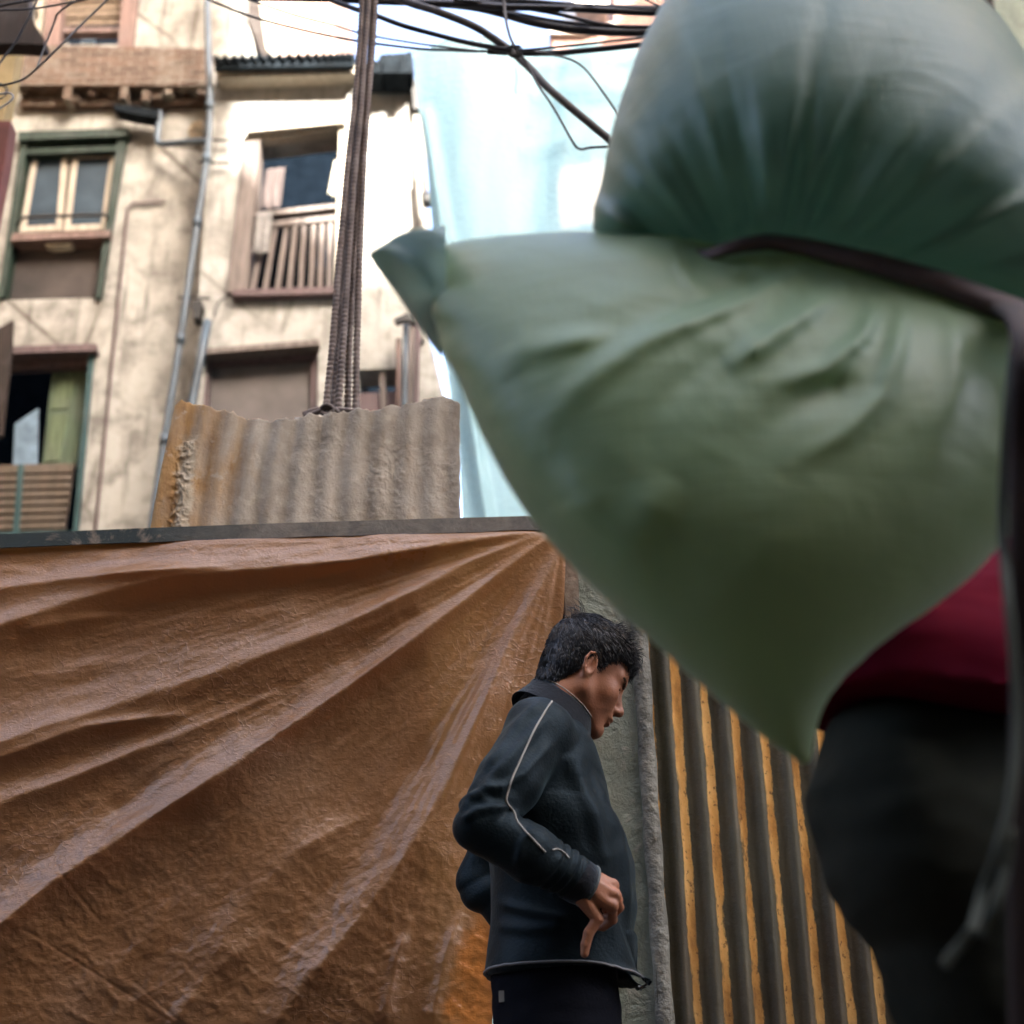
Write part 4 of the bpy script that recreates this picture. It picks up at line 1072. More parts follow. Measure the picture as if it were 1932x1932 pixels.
def disp_lower(px, py):
    dd = np.clip(py - strap_y(px), 0, None)
    f = 0.020 * fbm(px / 480 + 3, py / 400, 0, 2, 5) 
    for ln, wl_, A in FOLDS:
        d, al = poly_dist(px, py, ln)
        d = d + 16 * fbm(px / 210, py / 210, 0, 2, 77)
        w_ = wl_ * (0.7 + 0.8 * al)
        f += A * np.exp(-(d / w_) ** 2) * np.clip((1 - al) * 1.3, 0, 1) * np.clip(al * 5, 0, 1)
    f += 0.008 * np.exp(-dd / 60) * pleat((px - 0.9 * dd) / 30.0, 23, 1.4) * (px > 1290)
    f -= 0.040 * np.exp(-dd / 45) * np.clip((px - 1230) / 120, 0, 1)        # drawn in under the tie
    f -= 0.030 * np.exp(-((px - 830 + (py - 540) * .1) / 13) ** 2)           # seam where the corner is gathered
    f += 0.008 * np.exp(-((px - 850) / 60) ** 2) * pleat(py / 28.0, 31)
    return f
def disp_upper(px, py):
    dd = np.clip(strap_y(px) - py, 0, None)
    a = np.arctan2(620 - py, px - 1450); r = np.hypot(620 - py, px - 1450)
    amp = 0.026 * np.exp(-(dd / 190) ** 1.5) * np.clip(dd / 30, 0.3, 1)
    f = pleat(a * 9.5 + 0.25 * fbm(px / 200, py / 200, 0, 2, 4), 6, 1.3) * amp
    f += 0.007 * np.exp(-dd / 330) * pleat(a * 15 + 0.4 * fbm(px / 160, py / 160, 0, 2, 14), 16, 1.3)
    f += 0.030 * fbm(px / 380, py / 380 + 7, 0, 2, 2) 
    f -= 0.050 * np.exp(-dd / 50) * np.clip((px - 1200) / 150, 0, 1)
    return f
low = [(800, 466), (850, 458), (920, 447), (1010, 440), (1120, 436), (1250, 442), (1400, 446), (1600, 470), (1800, 520), (1960, 590), (2070, 720), (2060, 880), (1960, 940),
       (1886, 1004), (1840, 1058), (1790, 1102), (1700, 1166), (1620, 1232), (1572, 1290), (1548, 1345), (1536, 1400), (1526, 1440), (1500, 1432), (1440, 1384), (1350, 1302), (1240, 1202), (1130, 1098), (1020, 980),
       (950, 862), (884, 728), (835, 630), (806, 560), (790, 510)]
v1, f1 = puff(low, (1440, 830), 0.27, 0.20, disp_lower)
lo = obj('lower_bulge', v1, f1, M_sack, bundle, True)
upp = [(1118, 432), (1124, 390), (1138, 330), (1162, 232), (1196, 130), (1236, 46), (1290, -30), (1400, -78), (1560, -92), (1700, -66), (1800, -24), (1868, 26), (1912, 84), (1958, 170), (2010, 300),
       (2040, 450), (2010, 600), (1900, 590), (1780, 545), (1600, 506), (1450, 490), (1300, 492), (1210, 474), (1150, 458)]
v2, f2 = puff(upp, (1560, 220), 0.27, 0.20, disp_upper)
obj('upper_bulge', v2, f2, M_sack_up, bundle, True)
# gathered corner ("ear") of the cloth
vs = []; nx, ny = 40, 30
for i in range(nx):
    t = i / (nx - 1)
    cx_, cy_ = 697 + t * 150, 482 + t * 62
    top_ = np.interp(t, [0, .35, .62, 1], [482, 466, 456, 452]); bot_ = np.interp(t, [0, .3, .62, 1], [482, 530, 588, 650])
    dpt = 0.085 * t ** 0.7 + 0.001
    for k in range(ny):
        g = 2 * math.pi * k / ny
        y = (top_ + bot_) / 2 + math.cos(g) * (bot_ - top_) / 2
        wv = 1 + 0.12 * math.sin(5 * g + 6 * t) * min(1, 3 * t)
        P = U(697 + t * 140 + 12 * t * math.sin(g), y, YS - 0.03); P[1] -= math.sin(g) * dpt * wv; vs.append(P)
fs = [(i * ny + k, i * ny + (k + 1) % ny, (i + 1) * ny + (k + 1) % ny, (i + 1) * ny + k) for i in range(nx - 1) for k in range(ny)]
obj('gathered_corner', vs, fs, M_sack_up, bundle, True)  # same cloth; the darker teal paints in its shaded side
# tie band round the middle
T1 = BVHTree.FromPolygons([tuple(map(float, q)) for q in v1], f1); T2 = BVHTree.FromPolygons([tuple(map(float, q)) for q in v2], f2)
M_strap = plain('brown_strap', (0.12, 0.085, 0.082), 0.75, 0.35, 8, 0.003)
pts, rads = [], []
for px in np.linspace(1290, 1985, 46):
    py = float(strap_y(px)) + np.interp(px, [1290, 1500, 1985], [4, 12, 26])
    c = [q for q in (hit(T1, px, py), hit(T2, px, py), hit(T1, px, py + 30), hit(T2, px, py - 30)) if q is not None]
    y = min(q[1] for q in c) if c else YS - 0.2
    pts.append((px, py, y)); rads.append(np.interp(px, [1290, 1400, 1600, 1985], [9, 25, 36, 48]) / 1850.0)
ysm = np.convolve(np.pad([p[2] for p in pts], 5, mode='edge'), np.ones(11) / 11, 'valid')
pp = [U(p[0], p[1], y + 0.002 + 0.05 * max(0, 1 - i / 5.0)) for i, (p, y) in enumerate(zip(pts, ysm))]
MB().tube(pp, rads, 14, True, 0.55).build('tie_band', M_strap, bundle, True)
# the band end that hangs down the right side, and loose tape ends
x9, y9 = pts[-1][0], pts[-1][1]
hang = spline([pp[-6], U(1958, 640, 1.10), U(1956, 860, 1.12), U(1958, 1100, 1.15), U(1958, 1330, 1.18), U(1956, 1600, 1.2), U(1958, 1850, 1.22), U(1964, 2100, 1.24)], 6)
MB().tube(hang, [0.026] * len(hang), 12, True, 0.35).build('hanging_band', plain('dark_brown_band', (0.028, 0.017, 0.013), 0.8, 0.3), bundle, True)
M_tape = plain('pale_green_tape', (0.05, 0.058, 0.042), 0.8, 0.25, 8)
for pts_ in ([(1912, 660), (1903, 760), (1894, 900), (1892, 1010), (1902, 1130), (1914, 1260), (1920, 1370), (1908, 1500), (1884, 1600), (1856, 1680), (1834, 1760)],
             [(1908, 1560), (1897, 1640), (1876, 1712), (1856, 1770)], [(1834, 1752), (1818, 1776), (1792, 1806), (1780, 1822)]):
    q = spline([U(a, b, 1.135 + 0.01 * math.sin(a)) for a, b in pts_], 6)
    MB().tube(q, [0.0042] * len(q), 8, True, 0.25, up=(0.2, 1, 0)).build('loose_tape', M_tape, bundle, True)

# ================================================================== the porter (bent under the bundle, seen from behind)
por = thing('person', 'porter in maroon shirt and dark trousers walking bent under the green bundle', 'person', (0.60, 1.84, 0))
M_skin_d = plain('brown_skin', (0.24, 0.12, 0.075), 0.5, 0.15, 8)
B = Field((0.1, 1.3, -0.02), (1.25, 2.75, 1.75), 0.011)
hipL, hipR = (0.51, 1.80, 0.92), (0.69, 1.88, 0.92)
kneeL, kneeR = (0.60, 1.93, 0.50), (0.80, 2.02, 0.52)
ankL, ankR = (0.53, 1.84, 0.09), (0.82, 1.93, 0.09)
chest, neck, head = (0.79, 2.06, 1.30), (0.88, 2.22, 1.46), (0.94, 2.33, 1.52)
B.cone((0.60, 1.84, 0.96), chest, 0.10, 0.14, 0.05)
B.cone(hipL, hipR, 0.085, 0.085, 0.04)
for h_, k_, a_ in ((hipL, kneeL, ankL), (hipR, kneeR, ankR)):
    B.cone(h_, k_, 0.088, 0.058, 0.03); B.cone(k_, a_, 0.055, 0.038, 0.02)
    B.cone((a_[0], a_[1], 0.045), (a_[0] + 0.09, a_[1] + 0.13, 0.028), 0.042, 0.034, 0.02)
B.cone(chest, neck, 0.13, 0.06, 0.06); B.cone(neck, head, 0.058, 0.06, 0.03)
B.ell(head, (0.085, 0.10, 0.11), 0.02)
B.cone((head[0] + .03, head[1] + .06, head[2] - .06), (head[0] + .045, head[1] + .10, head[2] - .05), .04, .022, .03)
for s_ in (-1, 1):
    sh = np.array(chest) + np.array([0.16 * s_ * 0.85, -0.10 * s_, 0.06]); el = sh + np.array([0.10 + .05 * s_, 0.12, -0.20]); wr = np.array(head) + np.array([0.10 * s_ * .85, -0.06 * s_ + .06, 0.02])
    B.cone(chest, sh, 0.12, 0.07, 0.05); B.cone(sh, el, 0.062, 0.046, 0.02); B.cone(el, wr, 0.044, 0.03, 0.02)
    for q in range(4):
        b0 = wr + np.array([0.012 * (q - 1.5), 0.01, 0.03]); B.cone(wr, b0 + [0, 0, 0.02], 0.026, 0.013, 0.008); B.cone(b0 + [0, 0, .02], b0 + [-.02 * s_, -0.015, 0.055], 0.012, 0.009, 0.004)
    B.cone(wr, wr + np.array([-.03 * s_, 0.03, 0.02]), 0.02, 0.011, 0.006)
v, f = B.mesh(); obj('body', relax(v, f, 3), f, M_skin_d, por, True)
H = Field((0.7, 2.1, 1.35), (1.15, 2.6, 1.75), 0.011)
H.ell((head[0], head[1] - .015, head[2] + .015), (0.095, 0.108, 0.118), 0.01)
H.ell((head[0] + .05, head[1] + .13, head[2] - .07), (0.08, 0.09, 0.10), 0.01, 's')
v, f = H.mesh(); obj('hair', relax(v, f, 2), f, plain('black_hair_plain', (0.012, 0.011, 0.011), 0.6), por, True)
S = Field((0.25, 1.4, 0.85), (1.2, 2.5, 1.6), 0.010)
S.cone((0.585, 1.83, 1.02), chest, 0.185, 0.18, 0.06); S.cone(chest, (0.84, 2.14, 1.40), 0.17, 0.085, 0.06)
S.cone((0.475, 1.80, 1.00), (0.75, 1.90, 1.00), 0.130, 0.130, 0.05); S.cone((0.475, 1.80, 1.12), (0.75, 1.90, 1.12), 0.125, 0.125, 0.05)
for s_ in (-1, 1):
    sh = np.array(chest) + np.array([0.16 * s_ * 0.85, -0.10 * s_, 0.06]); el = sh + np.array([0.10 + .05 * s_, 0.12, -0.20])
    S.cone(chest, sh, 0.135, 0.085, 0.05); S.cone(sh, el, 0.080, 0.066, 0.02)
zh = 1.056
S.put(lambda x, y, z: (z - (zh + 0.012 * np.sin(x * 17 + 1) - 0.02 * np.clip(x - .62, 0, 1))), (0.1, 1.2, 0.7), (1.3, 2.7, zh + .06), 0.004, 's', 0.0)
v, f = S.mesh(); v = relax(v, f, 3)
N = vnormals(v, f); v = v + N * (0.010 * fbm(v[:, 0] * 7, v[:, 1] * 7, v[:, 2] * 16, 3, 3))[:, None]
m = Mat('maroon_shirt', 0.9, 0.05); m.color(m.ramp(m.noise(3, 4), [(0.3, (0.060, 0.002, 0.014)), (0.7, (0.115, 0.003, 0.010))]))
obj('shirt', v, f, m.m, por, True)
Tz = Field((0.2, 1.4, 0.05), (1.2, 2.4, 1.16), 0.011)
Tz.cone((0.478, 1.80, 0.97), (0.74, 1.89, 0.97), 0.108, 0.112, 0.05); Tz.cone(np.array(hipL) + [-.036, 0, -.03], np.array(hipR) + [.02, 0, -.03], 0.106, 0.112, 0.05)
for h_, k_, a_ in ((hipL, kneeL, ankL), (hipR, kneeR, ankR)):
    Tz.cone(np.array(h_) + [0, 0, -.02], k_, 0.106, 0.092, 0.03); Tz.cone(k_, np.array(a_) + [0, 0, .07], 0.092, 0.075, 0.03)
Tz.put(lambda x, y, z: z - 0.13 + 0 * x, (0, 1, 0), (1.4, 2.6, 0.2), 0.004, 's', 0.0)
v, f = Tz.mesh(); v = relax(v, f, 3); N = vnormals(v, f)
v = v + N * (0.012 * ridged(v[:, 0] * 5, v[:, 1] * 5, v[:, 2] * 9, 3, 13))[:, None]
m = Mat('dark_trousers', 0.95, 0.05); m.color(m.ramp(m.noise(4, 5), [(0.3, (0.016, 0.019, 0.015)), (0.7, (0.032, 0.034, 0.027))]))
obj('trousers', v, f, m.m, por, True)
# ================================================================== the boy
YBY = 3.0
boy = thing('person', 'boy in dark zip jacket with pale piping, hand on hip, looking down', 'person', U(1045, 1900, YBY) * [1, 1, 0])
m = Mat('boy_skin', 0.48, 0.45)
n = m.noise(14, 5, 0.6)
m.color(m.ramp(n, [(0.3, (0.30, 0.125, 0.066)), (0.7, (0.38, 0.165, 0.088))]))
m.b.inputs['Subsurface Weight'].default_value = 0.12
m.b.inputs['Subsurface Radius'].default_value = (0.012, 0.005, 0.003)
m.bump(m.noise(220, 3, 0.6), 0.0006)
M_skin = m.m

# ---- head, modelled facing +X about the ear, then set on the neck
HF = Field((-0.16, -0.12, -0.26), (0.17, 0.12, 0.17), 0.0024)
HF.ell((-0.010, 0, 0.045), (0.095, 0.075, 0.087), 0.01)
HF.ell((0.030, 0, 0.030), (0.070, 0.066, 0.070), 0.03)
HF.ell((0.036, 0, -0.030), (0.056, 0.058, 0.062), 0.03)
for s_ in (-1, 1):
    HF.cone((0.002, 0.053 * s_, -0.050), (0.070, 0.014 * s_, -0.103), 0.017, 0.015, 0.025)      # jaw
    HF.cone((-0.005, 0.060 * s_, -0.01), (0.002, 0.054 * s_, -0.052), 0.014, 0.015, 0.02)
    HF.ell((0.058, 0.040 * s_, -0.026), (0.026, 0.022, 0.024), 0.03)                            # cheek
    HF.cone((0.086, 0.014 * s_, 0.020), (0.068, 0.048 * s_, 0.022), 0.011, 0.010, 0.016)        # brow
HF.cone((0.060, 0, -0.070), (0.076, 0, -0.102), 0.040, 0.020, 0.03)
HF.ell((0.084, 0, -0.106), (0.013, 0.018, 0.014), 0.016)                                        # chin
for s_ in (-1, 1): HF.ell((0.094, 0.031 * s_, 0.001), (0.017, 0.019, 0.013), 0.014, 's')        # eye sockets
HF.cone((0.088, 0, 0.012), (0.113, 0, -0.034), 0.0085, 0.0115, 0.012)                           # nose
HF.ell((0.117, 0, -0.037), (0.0105, 0.011, 0.010), 0.008)
for s_ in (-1, 1):
    HF.ell((0.105, 0.0115 * s_, -0.042), (0.011, 0.0075, 0.0075), 0.006)
    HF.ell((0.109, 0.0065 * s_, -0.0495), (0.005, 0.003, 0.004), 0.003, 's')
HF.ell((0.092, 0, -0.066), (0.016, 0.026, 0.013), 0.012)
HF.ell((0.102, 0, -0.067), (0.0085, 0.021, 0.0055), 0.004)                                      # lips
HF.ell((0.099, 0, -0.0785), (0.0085, 0.018, 0.0062), 0.004)
HF.cone((0.108, -0.020, -0.0728), (0.108, 0.020, -0.0728), 0.0016, 0.0016, 0.002, 's')
HF.ell((0.094, 0, -0.0895), (0.007, 0.016, 0.004), 0.006, 's')
for s_ in (-1, 1):                                                                             # lids over the eyeballs
    HF.ell((0.0775, 0.031 * s_, 0.000), (0.0135, 0.0155, 0.0125), 0.006)
    HF.cone((0.0915, 0.020 * s_, -0.0028), (0.083, 0.045 * s_, -0.0030), 0.0016, 0.0016, 0.002, 's')
HF.chain([(-0.018, 0, -0.02), (-0.026, 0, -0.09), (-0.012, 0, -0.19)], [0.056, 0.052, 0.056], 0.03)   # neck
HF.cone((0.034, 0, -0.09), (0.012, 0, -0.17), 0.022, 0.026, 0.03)
for s_ in (-1, 1):                                                                             # ears
    Re = Matrix.Rotation(R(-8), 4, 'Y') @ Matrix.Rotation(R(18 * s_), 4, 'Z')
    HF.ell((-0.012, 0.0745 * s_, 0.002), (0.0175, 0.0062, 0.030), 0.004, 'u', Re)
    HF.ell((-0.010, 0.0705 * s_, -0.024), (0.0095, 0.0065, 0.011), 0.006)
    HF.ell((-0.008, 0.0812 * s_, 0.001), (0.0105, 0.0058, 0.019), 0.003, 's', Re)
    rim = [(-0.004, 0.075 * s_, 0.023), (-0.013, 0.080 * s_, 0.031), (-0.024, 0.083 * s_, 0.025), (-0.029, 0.083 * s_, 0.008), (-0.024, 0.080 * s_, -0.012), (-0.015, 0.075 * s_, -0.025)]
    HF.chain(rim, [0.0032] * 6, 0.003)
    HF.cone((-0.014, 0.0775 * s_, 0.015), (-0.018, 0.077 * s_, -0.010), 0.0028, 0.0028, 0.003)
    HF.ell((0.0015, 0.0725 * s_, -0.006), (0.0045, 0.004, 0.0055), 0.003)
hv, hf = HF.mesh(); hv = relax(hv, hf, 1, 0.4)
HS = 0.90
HR = np.array((Matrix.Rotation(R(19), 3, 'Z') @ Matrix.Rotation(R(27), 3, 'Y') @ Matrix.Rotation(R(4), 3, 'X')))
EAR = U(1113, 1254, YBY - 0.072)
def place(p):
    p = np.asarray(p, float) - np.array([-0.012, -0.075, 0.0])
    return EAR + HS * (p @ HR.T)
head_v = place(hv)

# ---- jacket, built as stacked sections through the torso plus sleeves
def Z(py, Y=YBY): return float(U(1045, py, Y)[2])
SEC = [(1352, 1018, 1088, .055), (1368, 1006, 1098, .070), (1390, 988, 1106, .105), (1416, 964, 1116, .150), (1470, 936, 1134, .182), (1550, 926, 1160, .180), (1640, 924, 1186, .170),
       (1720, 924, 1203, .160), (1790, 922, 1203, .160), (1838, 919, 1206, .165), (1862, 919, 1232, .168), (1900, 919, 1246, .168)]
sz = np.array([Z(s_[0]) for s_ in SEC])[::-1]
sa = np.array([float(U(s_[1], s_[0], YBY)[0]) for s_ in SEC])[::-1]; sb = np.array([float(U(s_[2], s_[0], YBY)[0]) for s_ in SEC])[::-1]; sw = np.array([s_[3] for s_ in SEC])[::-1]
def torso_fn(shrink=0.0, front=0.0):
    def fn(x, y, z):
        zz = np.clip(z, sz[0], sz[-1])
        a, b, w = np.interp(zz, sz, sa) + shrink, np.interp(zz, sz, sb) - shrink - front, np.interp(zz, sz, sw) - shrink
        cx, rx = (a + b) / 2, np.maximum((b - a) / 2, 0.02); w = np.maximum(w, 0.02)
        u, v_ = (x - cx) / rx, (y - YBY - 0.02 * (x - cx)) / w
        k = (np.abs(u) ** 2.3 + np.abs(v_) ** 2.3 + 1e-9) ** (1 / 2.3)
        d = (k - 1) * np.minimum(rx, w)
        return np.maximum(d, np.maximum(z - sz[-1], sz[0] - z))
    return fn
lo3, hi3 = (-0.2, YBY - .33, sz[0] - .02), (0.45, YBY + .38, sz[-1] + .06)
J = Field(lo3, hi3, 0.0045)
J.put(torso_fn(), lo3, hi3, 0.01, 'u', 0.0)
nearA = [U(1016, 1384, YBY - 0.14), U(960, 1472, YBY - 0.225), U(908, 1556, YBY - 0.265), U(1000, 1612, YBY - 0.255), U(1084, 1658, YBY - 0.215)]
farA = [U(1022, 1430, YBY + 0.15), U(950, 1540, YBY + 0.22), U(899, 1655, YBY + 0.24), U(955, 1715, YBY + 0.22), U(1040, 1775, YBY + 0.17)]
J.chain(nearA, [0.066, 0.062, 0.050, 0.052, 0.042], 0.014)
J.chain(farA, [0.066, 0.060, 0.050, 0.050, 0.042], 0.014)
J.cone(U(1046, 1424, YBY - .04), nearA[0], 0.055, 0.066, 0.02); J.cone(U(1046, 1426, YBY + .05), farA[0], 0.055, 0.066, 0.02)
# open, hanging lower edge: hollow it
hemz = lambda x, y, z: z - (Z(1840) + 0.000 * x - 0.032 * np.clip((x - .10) / .16, 0, 1.2) ** 2)
J.put(hemz, lo3, hi3, 0.004, 's', 0.0)
inner = torso_fn(0.010)
J.put(lambda x, y, z: np.maximum(inner(x, y, z + 0 * x), z - Z(1770)), lo3, hi3, 0.006, 's', 0.0)
# the open front: a notch between the two zip edges, low on the chest
J.put(lambda x, y, z: np.maximum(np.maximum(np.abs(y - YBY - 0.02) - 0.022 - 0.10 * np.clip(Z(1640) - z, 0, 1), z - Z(1560)), (np.interp(z, sz, sb) - 0.045) - x), lo3, hi3, 0.008, 's', 0.0)
for P_, r_ in ((nearA[-1], 0.043), (farA[-1], 0.042)):
    pass
jv, jf = J.mesh(); jv = relax(jv, jf, 3, 0.5)
# cloth folds: displace along the surface, stretched along the arms and pulled towards the elbow
N = vnormals(jv, jf)
def arm_param(chain, p):
    best = np.full(len(p), 9.0); al = np.zeros(len(p)); run = 0
    for i in range(len(chain) - 1):
        a, b = np.array(chain[i]), np.array(chain[i + 1]); ab = b - a; t = np.clip(((p - a) @ ab) / (ab @ ab), 0, 1)
        d = np.linalg.norm(p - a - t[:, None] * ab, axis=1); m_ = d < best; best[m_] = d[m_]; al[m_] = i + t[m_]
    return best, al
dn, an = arm_param(nearA, jv); df, af = arm_param(farA, jv)
onn = np.clip((0.085 - dn) / 0.03, 0, 1) * (jv[:, 1] < YBY); onf = np.clip((0.085 - df) / 0.03, 0, 1) * (jv[:, 1] > YBY)
P_ = jv
fold = 0.0075 * fbm(P_[:, 0] * 9, P_[:, 1] * 9, P_[:, 2] * 9, 3, 5)
dirs = (P_[:, 0] * 0.62 + P_[:, 2] * 0.78)                           # long pulls from shoulder to elbow
acr = (P_[:, 0] * 0.78 - P_[:, 2] * 0.62)
fold += 0.006 * onn * (an < 2.2) * pleat(acr * 30 + dirs * 4 + fbm(P_[:, 0] * 6, P_[:, 1] * 6, P_[:, 2] * 6, 2, 4), 31, 1.3) * np.clip(1.3 - np.abs(an - 1.0), 0.2, 1)
fold += 0.007 * onn * np.exp(-((an - 2.35) / 0.5) ** 2) * np.sin(an * 21 + 3 * vnoise(P_[:, 1] * 14, P_[:, 2] * 14, 0, 3)) * np.clip((P_[:, 2] - (nearA[2][2] - .01)) / .05, 0, 1)
fold += 0.0035 * onn * np.exp(-((an - 3.7) / 0.3) ** 2) * np.sin(an * 34 + 2 * vnoise(P_[:, 1] * 18, P_[:, 2] * 18, 0, 4))
fold += 0.010 * onf * pleat(P_[:, 2] * 26 - P_[:, 0] * 12, 7, 1.3)
tor = (1 - onn) * (1 - onf)
fold += 0.008 * tor * pleat((P_[:, 2] * 0.9 + P_[:, 0] * 0.5) * 11 + fbm(P_[:, 0] * 4, P_[:, 1] * 4, P_[:, 2] * 4, 2, 2), 17, 1.4)
fr = np.clip((P_[:, 0] - 0.10) / 0.1, 0, 1) * tor
fold += 0.010 * fr * pleat(P_[:, 0] * 20 + P_[:, 2] * 9, 19, 1.3)
# drawn-out pulls on the near sleeve and side, placed where the photo shows them
fx, fy = proj(jv)
for ln, w_, A in (([(1024, 1324), (966, 1380), (912, 1456)], 9, .008), ([(1034, 1352), (972, 1420), (900, 1506)], 10, .009), ([(1040, 1400), (985, 1462), (940, 1490)], 8, .006),
                  ([(962, 1481), (898, 1503), (866, 1530)], 9, .011), ([(958, 1524), (902, 1528), (868, 1552)], 8, .008), ([(1000, 1350), (940, 1430), (884, 1500)], 7, .005),
                  ([(1010, 1560), (985, 1590), (975, 1640)], 8, .006), ([(1060, 1610), (1040, 1640), (1010, 1668)], 7, .005),
                  ([(930, 1700), (1010, 1722), (1080, 1735)], 10, .007), ([(928, 1745), (1000, 1752), (1070, 1748)], 12, .006), ([(1075, 1420), (1110, 1520), (1150, 1660)], 16, .012), ([(1120, 1450), (1165, 1580), (1194, 1740)], 8, .008)):
    d_, al_ = poly_dist(fx, fy, ln)
    fold += A * np.exp(-(d_ / w_) ** 2) * np.clip(np.minimum(al_, 1 - al_) * 6, 0, 1) * (N[:, 1] < 0.15) * (jv[:, 1] < YBY + .05)
jv = jv + N * fold[:, None]
m = Mat('dark_jacket', 0.58, 0.20)
n = m.noise(6, 5, 0.6)
c = m.ramp(n, [(0.3, (0.0032, 0.0052, 0.0062)), (0.7, (0.0060, 0.0088, 0.0100))])
m.color(c).bump(m.noise(160, 3, 0.6), 0.0012).sheen(0.12, (0.6, 0.9, 1.0), 0.3)
m.b.inputs['Specular Tint'].default_value = (0.55, 0.85, 1.0, 1)
M_jacket = m.m
obj('jacket', jv, jf, M_jacket, boy, True)
JT = bvh(jv, jf)

# collar: a stand-up ring leaning with the neck
ring = []
cc = U(1059, 1333, YBY); nC = 56
e1 = U(1117, 1376, YBY) - U(1003, 1298, YBY); e1 = e1 / 2 * 1.03
e2 = np.array([-0.004, 0.068, -0.016])
dn_ = np.cross(e1, e2); dn_ = dn_ / np.linalg.norm(dn_); dn_ = dn_ if dn_[2] < 0 else -dn_
vs, fs, rim_p = [], [], []
prof = [(1.18, 0.050), (1.10, 0.028), (1.035, 0.006), (1.01, -0.001), (0.975, 0.002), (0.965, 0.02), (0.98, 0.05)]
for i in range(nC):
    g = 2 * math.pi * i / nC
    wv = 0.004 * math.sin(3 * g + 1) + 0.003 * math.sin(7 * g)
    for k, (rr, dd) in enumerate(prof):
        front = max(0, math.cos(g))
        p = cc + (rr + wv) * (math.cos(g) * e1 + math.sin(g) * e2) + dn_ * dd * (1 - 0.25 * front)
        vs.append(p)
    rim_p.append(cc + (1.022 + wv) * (math.cos(g) * e1 + math.sin(g) * e2) - dn_ * 0.002)
np_ = len(prof)
for i in range(nC):
    j = (i + 1) % nC
    for k in range(np_ - 1): fs.append((i * np_ + k, j * np_ + k, j * np_ + k + 1, i * np_ + k + 1))
m = Mat('black_knit', 0.9, 0.2); m.color((0.012, 0.013, 0.016)).bump(m.noise(120, 3, 0.6), 0.002).sheen(0.3, (.7, .9, 1))
obj('collar', vs, fs, m.m, boy, True)
M_pipe2 = plain('cream_piping', (0.30, 0.285, 0.25), 0.8, 0.15, 12)
MB().tube(rim_p + [rim_p[0]], 0.0017, 6).build('piping', M_pipe2, boy, True)
def on_jacket(path, n=8, lift=0.0012):
    out = []
    for a, b in spline(path, n):
        h = hit(JT, a, b, lift)
        if h is not None:
            if out and np.linalg.norm(h - out[-1]) > 0.05: break
            out.append(h)
    return out
for path, r_ in ([(1045, 1318), (1030, 1340), (1009, 1376), (992, 1412), (978, 1443), (966, 1470), (960, 1490), (956, 1512), (970, 1532), (978, 1552), (1006, 1584), (1029, 1608)], 0.0021), \
                ([(1042, 1604), (1052, 1602), (1062, 1607), (1074, 1619)], 0.0020):
    q = on_jacket(path)
    if len(q) > 3: MB().tube(q, r_, 7).build('piping', M_pipe2, boy, True)
# cuff band, hem tape
ax = nearA[-1] - nearA[-2]; ax = ax / np.linalg.norm(ax)
def ring_at(c, ax, r, n=30):
    a = np.cross(ax, (0, 0, 1.0)); a /= np.linalg.norm(a); b = np.cross(ax, a)
    return [c + r * (math.cos(2 * math.pi * i / n) * a + math.sin(2 * math.pi * i / n) * b) for i in range(n + 1)]
cuff_c = nearA[-1] + ax * 0.030
MB().tube([nearA[-1] - ax * .01, nearA[-1] + ax * 0.012, cuff_c], [0.0435, 0.043, 0.0405], 26, True).build('cuff', m.m, boy, True)
MB().tube(ring_at(cuff_c, ax, 0.0395), 0.0030, 7, False).build('cuff_trim', plain('grey_trim', (0.10, 0.12, 0.12), 0.8), boy, True)
hem = []
for g in np.linspace(0, 2 * math.pi, 110):
    a, b, w = float(np.interp(Z(1842), sz, sa)), float(np.interp(Z(1850), sz, sb)), float(np.interp(Z(1842), sz, sw))
    cx, rx = (a + b) / 2, (b - a) / 2
    u, v_ = math.cos(g), math.sin(g); k = (abs(u) ** 2.3 + abs(v_) ** 2.3) ** (-1 / 2.3)
    x = cx + rx * u * k; y = YBY + w * v_ * k + 0.02 * (x - cx)
    z = Z(1840) - 0.032 * min(max((x - .10) / .16, 0), 1.2) ** 2 + 0.006
    loc, nor, i_, d_ = JT.find_nearest(Vector((x, y, z)))
    hem.append(np.array(loc) + np.array(nor) * 0.001)
MB().tube(hem, 0.0026, 7, False).build('hem_trim', plain('hem_grey', (0.16, 0.165, 0.165), 0.8), boy, True)

# ---- right hand on the hip
def hp(a, b, dy): return U(a, b, YBY + dy)
W = cuff_c
HH = Field((hp(1050, 1600, -.2)[0] - .01, YBY - .29, hp(1100, 1822, -.2)[2]), (hp(1190, 1600, -.2)[0], YBY - .08, hp(1100, 1590, -.2)[2]), 0.0018)
wr = hp(1090, 1661, -0.215)
K = [hp(1156, 1672, -0.205), hp(1160, 1691, -0.218), hp(1155, 1711, -0.222), hp(1128, 1734, -0.218)]
HH.cone(nearA[-1], wr, 0.029, 0.027, 0.012)
for k_, rk in zip(K, (0.0122, 0.0128, 0.0122, 0.0112)):
    HH.cone(wr + (k_ - hp(1135, 1700, -0.215)) * 0.42, k_, 0.020, rk, 0.007)
fing = [[K[0], hp(1166, 1698, -0.178), hp(1152, 1712, -0.160), hp(1142, 1716, -0.155)],
        [K[1], hp(1168, 1712, -0.188), hp(1152, 1730, -0.168), hp(1140, 1732, -0.160)],
        [K[2], hp(1156, 1735, -0.196), hp(1138, 1748, -0.180), hp(1128, 1748, -0.172)],
        [K[3], hp(1111, 1760, -0.214), hp(1105, 1782, -0.211), hp(1103, 1799, -0.209)]]
